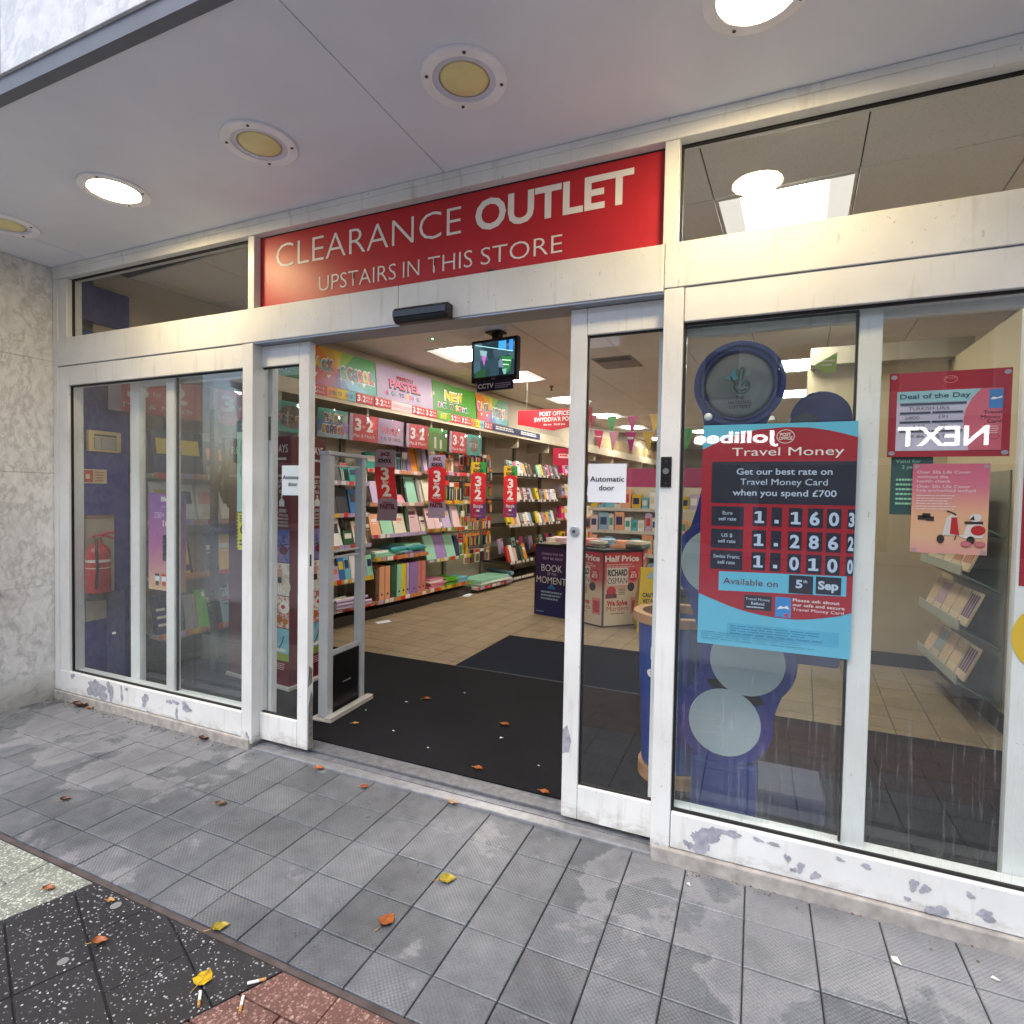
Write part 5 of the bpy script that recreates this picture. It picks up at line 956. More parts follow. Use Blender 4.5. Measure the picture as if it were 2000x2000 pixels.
def redf(P):
    w = P.w; P.rect(0, .755, w, .77, BLACK, 3); P.rect(w-.012, 0, w, .77, BLACK, 3); P.rect(0, 0, .01, .77, BLACK, 3); P.rect(0, 0, w, .012, BLACK, 3)
    P.text('Half Price', w*.03, .665, w*.86, .058, WH, 2, .03); P.fine(w*.08, .60, w*.85, .645, 2, PAL['palepink'], 2, 6, .4)
    P.rect(w*.08, .42, w*.62, .60, plain('#d9cfc0', .5), 1); P.text('RICHARD', w*.10, .52, w*.5, .06, INK, 2, .045); P.text('OSMAN', w*.10, .44, w*.5, .06, INK, 2, .045)
    P.disc(w*.76, .52, w*.12, .062, RED, 2); P.text('£11', w*.68, .495, w*.15, .036, WH, 3, .04); P.text('Only', w*.70, .54, w*.11, .018, WH, 3, .03); P.disc(w*.70, .40, w*.09, .045, INK, 2)
    P.disc(w*.2, .36, w*.12, .05, RED, 2); P.rect(w*.06, .29, w*.34, .335, PAL['maroon'], 2); P.fine(w*.38, .32, w*.58, .39, 4, INK, 2, 5, .4)
    P.text('We Solve', w*.09, .215, w*.53, .050, RED, 2, .045); P.text('Murders', w*.09, .16, w*.55, .050, RED, 2, .045); P.fine(w*.2, .125, w*.6, .14, 1, INK, 2, 5, .5); P.rect(w*.70, .12, w*.93, .29, PAL['coral'], 2); P.rect(w*.73, .14, w*.90, .26, RED, 3)
grad2 = gradient('red_cream_print', [(0, '#d6c7ac'), (.45, '#d8c4a8'), (.62, '#c95a4f'), (1, '#b8222c')], 1, 0, .77)
binface(poly[0], poly[1], 'blue_panel', gradient('navy_violet_print', [(0, '#262a66'), (.5, '#1d1c46'), (.9, '#3a1c50'), (1, '#2a1840')], 1, 0, .77), bluef); binface(poly[1], poly[2], 'red_panel', grad2, redf); binface(poly[2], poly[3], 'red_panel', grad2, redf); binface(poly[3], poly[4], 'red_panel', grad2, redf)
for k in range(16):
    a = R.uniform(0, 6); cx = -.70+.42*cos(a*3.1)*R.random()-.0; cy = 4.0+.22*sin(a*2.3); n_ = k // 8
    c = ['cream', 'palepink', 'white', 'coral', 'cream', 'bluegrey', 'peach', 'cream'][k % 8]
    item('fo', Matrix.Translation((-1.15+.125*(k % 8)+R.uniform(-.03, .03), 3.66+.05*(k % 3)+.08*abs((k % 8)-3)*.2, .818+.034*n_+.012*(k % 2))) @ Matrix.Rotation(R.uniform(-.5, .5), 4, 'Z'), c, .16, .03, .22, f"{CNAME[c]} book lying {ORD[k % 8]} from the left in the {['lower', 'upper'][n_]} layer on the book bin")

# mid-floor displays beyond the bin
def gondola(x, y, rz, ln, label, levels, cols, head=None):
    cn = {}; short = GS.pop(0)
    g = thing('gondola', label, 'shelving', (x, y, .03), rz, 'low display shelves in the middle of the shop')
    B(0, ln, .20, .22, 0, levels[-1]+.3).build('back_panel', SHELFM, g); B(0, ln, -.02, .19, 0, .12).build('plinth', DARKW, g)
    for k, z in enumerate(levels): B(0, ln, -.03+.03*k, .199, z, z+.02).build('shelf', SHELFM, g); B(0, ln, -.036+.03*k, -.031+.03*k, z-.02, z+.024).build('ticket_rail', plain('#cfc6b8', .4), g)
    if head: B(0, ln, .19, .199, levels[-1]+.3, levels[-1]+.62).build('header_panel', head, g)
    c_, s_ = cos(rz), sin(rz)
    for k, z in enumerate(levels):
        xx = .03; i = 0
        while xx < ln-.08 and i < 20:
            wd = R.uniform(.06, .14); M_ = Matrix.Translation((x, y, .03)) @ Matrix.Rotation(rz, 4, 'Z') @ Matrix.Translation((xx, -.015+.03*k, z+.0205)); h = R.uniform(.13, .26); c = R.choice(cols)
            cn[(k, c)] = cn.get((k, c), 0)+1; r = thing('packet', f"{ORD[cn[(k, c)]-1]} {CNAME[c]} packet on the {['lowest', 'second', 'third', 'top'][k]} shelf, {short}", 'packet', group='packets on the '+short, M=M_); ubox('carton', UNIT, r, 0, wd, 0, .1, 0, h, PAL[c]); ubox('printed_panel', UNIT, r, wd*.15, wd*.8, -.001, 0, h*.3, h*.75, R.choice([PAL['white'], PAL['cream'], PAL['red'], PAL['navy'], PAL['teal']]))
            xx += wd+R.uniform(.003, .018); i += 1
    return g
PCOL = ['cream', 'cream', 'white', 'palepink', 'peach', 'lilac', 'teal', 'gold', 'bluegrey', 'skyblue', 'coral']
GS = ['display behind the book bin', 'display behind the floor sign', 'tall pink display', 'far pink display', 'farthest pink display', 'narrow red display']
gondola(-1.15, 5.4, radians(-4), 1.6, 'low display just behind the book bin', [.25, .55, .85, 1.15], PCOL); gondola(.05, 4.9, radians(-4), 1.2, 'low display behind the yellow floor sign', [.25, .55, .85], PCOL); gondola(.3, 6.5, radians(-4), 1.5, 'taller display with pink headers', [.3, .6, .9, 1.2], PCOL, plain('#b03468', .45)); gondola(-1.5, 7.6, radians(-4), 1.7, 'far display with pink headers', [.3, .6, .9, 1.2], PCOL, plain('#a83264', .45)); gondola(-1.2, 10.5, radians(-4), 2.4, 'farthest display with pink headers', [.4, .8, 1.2], PCOL, plain('#b8376f', .45)); gondola(.9, 4.4, radians(-4), .5, 'narrow display behind the lottery stand', [.3, .6, .9, 1.2], ['cream', 'pink', 'coral', 'white'], RED)
# bunting
def bunting(x0, y0, z0, x1, y1, z1, n, label, cols):
    g = thing('bunting', label, 'bunting', (x0, y0, z0), 0, 'strings of bunting in the shop'); d = Vector((x1-x0, y1-y0, z1-z0)); MB().tube([d*(k/12)+Vector((0, 0, -.05*sin(pi*k/12))) for k in range(13)], .003, 5).build('string', WH, g)
    for k in range(n):
        f = (k+.5)/n; p = d*f+Vector((0, 0, -.05*sin(pi*f)-.003)); w_ = .075; c = cols[k % len(cols)]; dx = d.normalized()*w_; tip = p+Vector((R.uniform(-.02, .02), R.uniform(-.05, .02), -.22))
        MB().add([p-dx, p+dx, tip, p-dx+Vector((0, .003, 0)), p+dx+Vector((0, .003, 0)), tip+Vector((0, .003, 0))], [(0, 1, 2), (3, 5, 4), (0, 3, 4, 1), (1, 4, 5, 2), (2, 5, 3, 0)]).build('flag', PAL[c], g)
        MB().add([p-dx*.6+Vector((0, -.002, -.05)), p+dx*.6+Vector((0, -.002, -.05)), p+dx*.5+Vector((0, -.004, -.075)), p-dx*.5+Vector((0, -.004, -.075))], [(0, 1, 2, 3)]).build('flag_print', PAL['white' if c != 'yellow' else 'navy'], g)
bunting(-1.0, 4.6, 2.36, .35, 3.9, 2.27, 5, 'upper bunting string behind the right sliding door', ['pink', 'green', 'magenta', 'gold', 'pink']); bunting(-.95, 4.2, 2.15, .45, 3.4, 2.02, 7, 'lower bunting string of brighter flags behind the right sliding door', ['lime', 'hotpink', 'pink', 'magenta', 'gold', 'yellow', 'green'])
# yellow floor sign, round bin
ws = thing('floor_sign', 'yellow wet floor sign standing behind the blue bin', 'sign', (-.10, 3.5, .03), radians(20))
YS = plain('#d9b90f', .45)
MB().add([(0, -.12, 0), (.30, -.12, 0), (.25, .0, .62), (.05, .0, .62), (0, -.10, 0), (.30, -.10, 0), (.25, .02, .62), (.05, .02, .62)], [(0, 1, 2, 3), (4, 7, 6, 5), (0, 3, 7, 4), (1, 5, 6, 2), (3, 2, 6, 7), (0, 4, 5, 1)]).build('front_leaf', YS, ws); MB().add([(0, .2, 0), (.30, .2, 0), (.25, .04, .62), (.05, .04, .62), (0, .22, 0), (.30, .22, 0), (.25, .06, .62), (.05, .06, .62)], [(0, 1, 2, 3), (4, 7, 6, 5), (0, 3, 7, 4), (1, 5, 6, 2), (3, 2, 6, 7), (0, 4, 5, 1)]).build('rear_leaf', YS, ws)
for t_, z in (('CAUTION', .34), ('WET FLOOR', .28)): TXT.append((ws, t_, .03, .06, 0, .18, .038, INK, 0, (lambda z0: lambda v: Vector((v.x, -.12+.12*(z0+v.y)/.62-.004, z0+v.y)))(z), 0))
q = MB().add([(.10, -.025, .52), (.20, -.025, .52), (.15, -.008, .59)], [(0, 1, 2)]); q.build('warning_triangle', PAL['bluegrey'], ws)
rb_ = thing('round_bin', 'round blue display bin with a wooden rim beside the right door', 'bin', (.655, .64, .03))
MB().lathe([(.15, .06), (.155, .07), (.185, .74), (.17, .74), (.14, .10), (.001, .10)], 32).build('tub', plain('#2a4a94', .4), rb_, smooth=False); MB().ring(.207, .165, .741, .785, 36).build('rim', plain('#b98a5a', .5, var=.12, scale=20), rb_, bev=.004); MB().ring(.17, .10, .0, .059, 32).build('foot_ring', plain('#b98a5a', .5, var=.12, scale=20), rb_)
def wrap(v): a = -2.25+v.x/.18; return Vector((.184*cos(a), .184*sin(a), v.y))
for t_, x, z, w_ in (('elf', .00, .50, .11), ('elf', .30, .50, .11), ('p', .02, .60, .03)): TXT.append((rb_, t_, .03, x, z, w_, .05, WH, 0, wrap, 0))

# ------------------------------------------------------------------ lottery play stand in the right window
LB_ = plain('#0f2c94', .3, var=.06); LD = plain('#c3d0dc', .25, var=.03); LG = plain('#8d8d92', .25)
lt_ = thing('lottery_stand', 'tall blue lottery play stand of stacked discs in the right window', 'display stand', (0, .34, .03))
def disc(cx, cz, r, y0, y1, name, mat, par=lt_, n=48, bev=.004): return MB().cyl(cx, -cz, r, y0, y1, n, Matrix.Rotation(-pi/2, 4, 'X')).build(name, mat, par, bev=bev)
def hull(c1, r1, c2, r2, y0, y1, name, waist=.75):
    d = math.hypot(c2[0]-c1[0], c2[1]-c1[1]); ux, uz = (c2[0]-c1[0])/d, (c2[1]-c1[1])/d; px, pz = -uz, ux; n = 10; L_, R2 = [], []
    for k in range(n+1):
        f = k/n; ww = (r1*(1-f)+r2*f)*(waist+(1-waist)*(2*f-1)**2); x, z = c1[0]+ux*d*f, c1[1]+uz*d*f; L_.append((x+px*ww, z+pz*ww)); R2.append((x-px*ww, z-pz*ww))
    pts = L_+R2[::-1]; MB().prism([(x, z) for x, z in pts], -y1, -y0, Matrix.Rotation(pi/2, 4, 'X')).build(name, LB_, lt_)
cs_ = [((.903, 1.785), .172), ((.835, 1.06), .175), ((.965, .665), .185), ((.885, .40), .185)]
for (c, r) in cs_: disc(*c, r, .0, .06, 'disc_frame', LB_)
hull(cs_[0][0], .172, cs_[1][0], .16, .005, .055, 'neck', .55); hull(cs_[1][0], .17, cs_[2][0], .18, .005, .055, 'waist', .85); hull(cs_[2][0], .18, cs_[3][0], .18, .005, .055, 'waist', .9)
for (c, r), k in zip(cs_[1:], (.138, .142, .140)): disc(*c, k, -.006, -.0005, 'disc_face', LD)
MB().ring(.172, .150, -.035, .0, 48, Matrix.Translation((.903, 0, 1.785)) @ Matrix.Rotation(-pi/2, 4, 'X')).build('head_rim', plain('#1a2f86', .2), lt_, bev=.006) if False else None
for ro, ri, y0, y1, m_ in ((.172, .152, -.03, -.001, plain('#1a2f86', .2)), (.146, .136, -.02, -.001, plain('#2c3f92', .2))):
    MB().ring(ro, ri, -y1, -y0, 48, Matrix.Translation((.903, 0, 1.785)) @ Matrix.Rotation(pi/2, 4, 'X')).build('head_rim', m_, lt_, bev=.004, smooth=False)
MB().lathe([(.133, 0), (.12, .012), (.08, .022), (.001, .027)], 40, Matrix.Translation((.903, -.001, 1.785)) @ Matrix.Rotation(pi/2, 4, 'X')).build('head_dome', LG, lt_, smooth=True)
LO = Panel.__new__(Panel); LO.w, LO.h, LO.deform, LO.acc = .2, .2, None, {}; LO.root = bpy.data.objects.new('emblem', None); COL.objects.link(LO.root); LO.root.parent = lt_; LO.root.matrix_local = frame((.803, -.0305, 1.685))
LO.line([(.07, .13), (.075, .115), (.088, .10), (.082, .085), (.10, .062), (.125, .062), (.14, .08), (.14, .10), (.128, .112), (.115, .10), (.112, .09)], .006, PAL['dkgreen'], 2); LO.line([(.098, .095), (.102, .155), (.112, .165), (.118, .155), (.112, .11)], .006, PAL['dkgreen'], 2); LO.line([(.10, .078), (.112, .070), (.128, .078)], .005, INK, 3); LO.disc(.132, .096, .008, .008, INK, 2); LO.disc(.132, .096, .004, .004, LG, 3)
LO.poly([(.045, .125), (.07, .14), (.085, .165), (.09, .135), (.098, .12), (.075, .115)], PAL['skyblue'], 1); LO.poly([(.12, .13), (.13, .16), (.145, .145), (.14, .13)], plain('#8fa8a0', .4), 1)
LO.text('THE', .09, .038, .032, .012, INK, 2, .03); LO.text('NATIONAL', .062, .020, .09, .012, INK, 2, .03); LO.text('LOTTERY', .066, .002, .082, .012, INK, 2, .03); LO.done()
disc(1.215, 1.66, .115, .18, .25, 'rear_disc', plain('#1a2a7c', .35)); MB().lathe([(.06, 0), (.05, .02), (.001, .03)], 24, Matrix.Translation((1.155, .179, 1.63)) @ Matrix.Rotation(pi/2, 4, 'X')).build('rear_dome', plain('#4a4a58', .3), lt_, smooth=True)
B(1.19, 1.24, .2, .24, .81, 1.56).build('rear_stem', LB_, lt_); B(.76, 1.02, .0, .30, .0, .24).build('base', plain('#16348c', .4), lt_, bev=.02); B(.78, 1.28, .10, .40, .0, .10).build('foot', plain('#2b2f5a', .5), lt_, bev=.01)
B(.80, 1.30, .065, .30, .66, .80).build('writing_shelf', plain('#1d2f7a', .4), lt_, bev=.01)
P = Panel('shelf_flag', 'small green price flag behind the lottery stand head', 'sign', .09, .09, frame((1.20, .75, 1.93), tilt=.2), plain('#8fae3a', .5), outline=[(0, .03), (.09, .08), (.09, 0), (.05, -.01)], thick=.002); P.fine(.03, .02, .085, .055, 2, PAL['cream'], 2, 3, .5); P.done()

# ------------------------------------------------------------------ posters in the right window
SKY = plain('#5fb6d2', .4, var=.03); CRD = plain('#a01a2b', .4, var=.08); DKB = plain('#1f2233', .4, var=.1)
P = Panel('currency_poster', 'large red and sky blue Travel Money rate poster in the right window', 'poster', .485, .792, frame((.797, .028, .826)), SKY, thick=.001)
top = [(0, .705), (.06, .735), (.12, .757), (.18, .772), (.265, .778), (.34, .775), (.40, .764), (.45, .75), (.485, .739)]; bot = [(.485, .156), (.45, .142), (.404, .131), (.36, .122), (.318, .117), (.26, .117), (.208, .122), (.15, .132), (.10, .146), (.05, .164), (0, .182)]
P.poly(top+bot, CRD, 1, 'red_field')
P.text('Travel Money', .10, .681, .347, .028, WH, 3, .0); P.ringp(.270, .746, .028, .024, .002, WH, 2); P.text('POST', .253, .748, .034, .010, WH, 3, .02); P.text('OFFICE', .249, .735, .042, .010, WH, 3, .02)
P.rect(.034, .513, .484, .660, DKB, 2, 'dark_field'); PB = plain('#b9cbe0', .4, var=.02)
P.text('Get our best rate on', .117, .615, .298, .021, PB, 4, .012); P.text('Travel Money Card', .130, .579, .272, .021, PB, 4, .012); P.text('when you spend £700', .106, .541, .323, .021, PB, 4, .012)
for r_, (y0, y1, a, ds) in enumerate(((.431, .501, 'Euro', '1.1603'), (.351, .420, 'US $', '1.2862'), (.275, .343, 'Swiss Franc', '1.0100'))):
    P.rect(.037, y0, .145, y1, DKB, 2, 'dark_field'); wa = {'Euro': .033, 'US $': .036, 'Swiss Franc': .088}[a]; P.text(a, .091-wa/2, y0+.041, wa, .012, PB, 4, .01); P.text('sell rate', .062, y0+.020, .058, .012, PB, 4, .01)
    for x0, x1, ch in zip((.174, .234, .288, .346, .403, .463), (.219, .267, .330, .392, .446, .485), ds):
        P.rect(x0, y0+.004, x1, y1, DKB, 2, 'dark_field')
        if ch == '.': P.rect(x0+.010, y0+.015, x0+.023, y0+.027, PB, 4)
        elif ch == '1': q_ = x0+.022; P.rect(q_-.005, y0+.022, q_+.006, y0+.056, PB, 4, 'digit').poly([(q_-.016, y0+.046), (q_-.005, y0+.048), (q_-.005, y0+.056), (q_-.016, y0+.052)], PB, 4, 'digit').rect(q_-.015, y0+.014, q_+.015, y0+.022, PB, 4, 'digit')
        elif x0 < .46: P.text(ch, x0+.006, y0+.014, .030, .042, PB, 4, .03)
        else: P.text(ch, x0+.004, y0+.014, .0165, .042, PB, 4, .04)
P.poly([(.068, .198), (.467, .210), (.467, .277), (.068, .267)], SKY, 2, 'blue_field'); P.text('Available on', .083, .224, .178, .022, PAL['maroon'], 4, 0); P.rect(.295, .208, .369, .270, DKB, 3, 'dark_field'); P.rect(.377, .212, .452, .271, DKB, 3, 'dark_field'); P.text('5', .316, .228, .021, .026, PB, 4, .04); P.text('th', .339, .246, .012, .010, PB, 4, .02); P.text('Sep', .384, .229, .06, .026, PB, 4, .04)
P.rect(.155, .138, .243, .190, DKB, 2, 'dark_field'); P.text('Travel Money', .159, .172, .079, .009, PB, 4, .0); P.text('Refund', .178, .157, .042, .009, PB, 4, .02); P.fine(.163, .144, .236, .151, 1, PB, 4, 2, .6)
P.rect(.255, .121, .304, .191, plain('#2f86c8', .4), 2, 'card_print'); P.poly([(.26, .148), (.27, .16), (.282, .157), (.292, .163), (.30, .15), (.285, .153)], WH, 3); P.disc(.29, .129, .006, .006, RED, 3)
P.text('Please ask about', .309, .180, .14, .010, WH, 4, .01); P.text('our safe and secure', .309, .164, .155, .010, WH, 4, .01); P.text('Travel Money Card', .309, .148, .153, .010, WH, 4, .01)
P.rect(.10, .035, .45, .085, plain('#4fa9cc', .4), 1, 'blue_field'); P.fine(.11, .045, .41, .08, 4, plain('#2f7f9f', .5), 2, 4, .35); P.fine(.012, .018, .40, .05, 4, plain('#3f93b4', .5), 3, 14, .25); P.done()
sk = tag(MB().lathe([(.0145, 0), (.013, .004), (.001, .005)], 24, Matrix.Translation((.813, .026, 1.648)) @ Matrix.Rotation(pi/2, 4, 'X')).build('suction_cup', plain('#b4c0bf', .3), smooth=True), 'round pale suction cup at the top left corner of the currency poster', 'suction cup')
yD = .08
P = Panel('deal_poster', 'red framed Deal of the Day card in the right window', 'poster', .322, .275, frame((1.377, .098, 1.503)), CRD, 'post office posters in the right window', thick=.002)
P.rect(.022, .020, .300, .214, plain('#c2c0d4', .45), 1, 'pale_field'); P.rect(.022, .177, .300, .214, plain('#93c3cc', .45), 2, 'blue_field'); P.poly([(.300, .02), (.300, .214), (.245, .214), (.222, .185), (.207, .15), (.202, .12), (.205, .08), (.212, .05), (.218, .02)], plain('#cf6173', .45), 3, 'pink_field')
P.text('Deal of the Day', .030, .190, .188, .015, plain('#1f3a4a', .5), 4, .01); bar = plain('#3c4152', .5)
P.rect(.031, .168, .208, .175, bar, 4)
for y in (.140, .110, .080): P.rect(.031, y, .115, y+.0065, bar, 4); P.rect(.119, y, .20, y+.0065, bar, 4)
P.text('TURKISH LIRA', .055, .152, .11, .011, INK, 4, -.012); P.text('2800', .045, .122, .04, .011, INK, 4, -.012); P.text('£91', .135, .124, .025, .010, INK, 4, -.012); P.text('1/4', .07, .094, .03, .01, INK, 4, -.012); P.text('29', .14, .094, .02, .01, INK, 4, -.012); P.text('29.86', .05, .062, .05, .01, INK, 4, -.012); P.text('57', .13, .062, .03, .01, INK, 4, -.012)
P.rect(.265, .150, .300, .210, plain('#3f7fc0', .4), 4, 'card_print'); P.poly([(.268, .178), (.275, .186), (.285, .183), (.297, .188), (.297, .182), (.28, .178)], WH, 5); P.text('Travel', .252, .134, .046, .010, INK, 4, .01); P.text('Money', .246, .119, .050, .010, INK, 4, .01); P.text('Card', .262, .105, .036, .010, INK, 4, .01); P.fine(.25, .07, .297, .098, 4, PAL['palepink'], 4, 5, .4)
P.ringp(.165, .248, .018, .012, .0015, plain('#d98a8a', .4), 1); P.text('POST', .152, .249, .026, .006, plain('#d98a8a', .4), 2); P.ringp(.282, .062, .013, .009, .0015, CRD, 4)
for x, y in ((.012, .262), (.31, .262), (.012, .012), (.31, .012)): P.disc(x, y, .009, .007, plain('#9a9aa8', .3), 2)
P.done()
P = Panel('green_notice', 'dark green notice hanging behind the red framed card', 'notice', .115, .20, frame((1.392, .110, 1.312)), plain('#1f4a44', .5), thick=.001)
P.text('Valid for', .012, .172, .07, .011, PAL['mint'], 2); P.text('2 years', .03, .153, .05, .011, PAL['mint'], 2); P.fine(.015, .03, .10, .125, 6, PAL['mint'], 2, 4, .4); P.done()
g3 = gradient('pink_peach_print', [(0, '#d6978f'), (.2, '#dcae88'), (.45, '#e0a884'), (.75, '#cf6f84'), (1, '#c96079')], 1, 0, .29)
P = Panel('life_cover_poster', 'pink life cover poster with a red and white scooter', 'poster', .203, .290, frame((1.450, .095, 1.190)), g3, 'post office posters in the right window', thick=.001)
W2 = plain('#ead9d8', .5)
for t_, y, w_ in (('Over 50s Life Cover', .258, .142), ('without the', .243, .083), ('health check', .229, .09), ('Over 50s Life Cover', .212, .142), ('heb archwiliad iechyd', .199, .155)): P.text(t_, .012, y, w_, .0095, W2, 3, .0)
P.fine(.012, .140, .12, .192, 6, W2, 3, 8, .3)
# the scooter, drawn as flat print
sw, sr, sk_ = plain('#d9d2cc', .4), plain('#b81f1f', .4), plain('#33221f', .5)
P.poly([(.085, .06), (.095, .115), (.108, .128), (.122, .12), (.128, .06)], sw, 3); P.poly([(.105, .065), (.108, .118), (.122, .118), (.130, .06)], sr, 4); P.poly([(.125, .06), (.14, .062), (.15, .095), (.185, .10), (.198, .075), (.19, .055), (.15, .05)], sw, 3); P.disc(.178, .078, .019, .016, sr, 4); P.rect(.142, .098, .19, .106, sk_, 4); P.disc(.170, .118, .016, .013, sw, 4); P.poly([(.155, .112), (.165, .125), (.168, .11)], sk_, 5); P.disc(.081, .047, .010, .014, sk_, 4); P.disc(.160, .046, .011, .013, sk_, 3); P.line([(.095, .138), (.112, .132), (.12, .126)], .004, sk_, 4); P.line([(.118, .045), (.122, .06)], .003, sk_, 4)
for x in (.148, .183): P.disc(x, .034, .014, .009, plain('#c6727c', .4), 5); P.ringp(x, .034, .014, .009, .0012, sr, 6)
for x, y in ((.018, .108), (.03, .115), (.04, .105)): P.rect(x, y, x+.022, y+.014, sk_, 3)
for x, y in ((.010, .281), (.193, .281), (.010, .009), (.193, .009)): P.disc(x, y, .008, .006, plain('#a8949c', .3), 2)
P.done()
# pale board and stickers on the right-hand stile
P = Panel('rate_poster', 'red framed rate list cut off by the right photo edge', 'poster', .30, .66, frame((1.738, .1025, 1.10)), CRD, 'post office posters in the right window', thick=.001)
P.rect(.03, .03, .27, .25, plain('#c9c4d0', .45), 1)
for k in range(6): P.rect(.03, .05+.035*k, .27, .058+.035*k, plain('#4a4a58', .5), 2)
P.rect(.02, .285, .28, .305, plain('#c9c4d0', .45), 1); P.rect(.03, .34, .27, .60, plain('#93c3cc', .45), 1)
for k in range(5): P.rect(.04, .36+.042*k, .26, .372+.042*k, plain('#4a4a58', .5), 2)
P.done()
sy = tag(MB().cyl(0, 0, .115, 0, .001, 40, Matrix.Translation((1.84, .1025, 1.015-.075)) @ Matrix.Rotation(pi/2, 4, 'X')).build('round_sticker', plain('#dcb50c', .4)), 'round yellow sticker on the white stile at the right photo edge', 'sticker')

# leaflet rack on the kiosk wall
rk = thing('leaflet_rack', 'clear acrylic leaflet rack with tilted tiers on the kiosk wall', 'rack', (2.325, 0, 0))
RKG = plain('#6d8274', .3, var=.1); RKC = plain('#a4a89c', .3)
for z in (.17, .50, .83, 1.16):
    a = MB().add([(-.005, 2.02, z), (-.005, 2.92, z), (-.20, 2.92, z+.10), (-.20, 2.02, z+.10), (-.005, 2.02, z-.012), (-.005, 2.92, z-.012), (-.205, 2.92, z+.095), (-.205, 2.02, z+.095)], [(0, 1, 2, 3), (4, 7, 6, 5), (0, 3, 7, 4), (1, 5, 6, 2), (2, 6, 7, 3), (0, 4, 5, 1)]).build('tier', RKG, rk)
    MB().box(-.212, -.206, 2.02, 2.92, z+.09, z+.15).build('front_lip', RKC, rk)
B(-.004, 0, 2.0, 2.94, .10, 1.55).build('back_sheet', plain('#8a8676', .4), rk)
for lv, z in enumerate((.17, .50, .83, 1.16)):
    for k in range(5):
        y = 2.90-.178*k; c = [('cream', 'bluegrey', 'cream', 'cream', 'purple'), ('cream', 'lilac', 'cream', 'cream', 'violet'), ('peach', 'bluegrey', 'cream', 'coral', 'coral'), ('cream', 'cream', 'coral', 'coral', 'cream')][lv][k]
        M_ = frame((2.325-.18+.0, y, z+.115), (0, -1), tilt=radians(-22)); l_ = f"{CNAME[c]} printed leaflet, {ORD[k]} from the back on the {['bottom', 'second', 'third', 'top'][lv]} tier of the acrylic rack"
        Pq = Panel('leaflet', l_, 'leaflet', .165, .22, M_, plain('#cbb89a', .45), 'leaflets in the acrylic rack', thick=.012)
        cc = {'cream': '#c6a98a', 'bluegrey': '#7d98a0', 'purple': '#5b3a5c', 'lilac': '#a58a9c', 'violet': '#5b3a5c', 'peach': '#d59a5a', 'coral': '#b0664c'}[c]
        for i in range(4): Pq.rect(.012+.038*i, .05, .042+.038*i, .20, plain(cc, .45, var=.1, scale=60), 1, 'printed_column')
        Pq.done()

# ------------------------------------------------------------------ leaves, butts and litter
LC = {k: plain(v, .45, var=.25, scale=60) for k, v in dict(orange='#974f1a', yellow='#bf9c12', brown='#55311d', red='#7f301c', olive='#9a8a1a', tan='#b98a52').items()}
def leafm(x, y, z, ln, col, rot, label, curl=.5, aspect=.75):
    o = thing('fallen_leaf', label, 'leaf', (x, y, z), rot, 'fallen leaves')
    q = MB(); n = 9; vs = []
    for i in range(n+1):
        f = i/n; hw = ln*aspect*.5*(sin(pi*f**.8))*(1-.25*f)
        for j in (-1, -.5, 0, .5, 1): vs.append((ln*(f-.5), hw*j*(1+.08*sin(i*2.3+j)), .002+ln*curl*.28*(abs(j)**1.6)*(.6+.4*sin(f*3+rot))+ln*.10*curl*(2*f-1)**2+.0015*sin(i*1.7+j*3)))
    q.add(vs, [(i*5+j, i*5+j+1, (i+1)*5+j+1, (i+1)*5+j) for i in range(n) for j in range(4)]); q.build('blade', LC[col], o, smooth=True)
    q = MB(); q.tube([(ln*(f-.5), 0, .0035+ln*.10*curl*(2*f-1)**2) for f in (0, .3, .6, .95)], .0008, 5); q.tube([(-ln*.5, 0, .004+ln*.08*curl), (-ln*.68, ln*.04, .004), (-ln*.85, ln*.1, .003)], .0012, 5); q.build('stalk', LC['tan'], o)
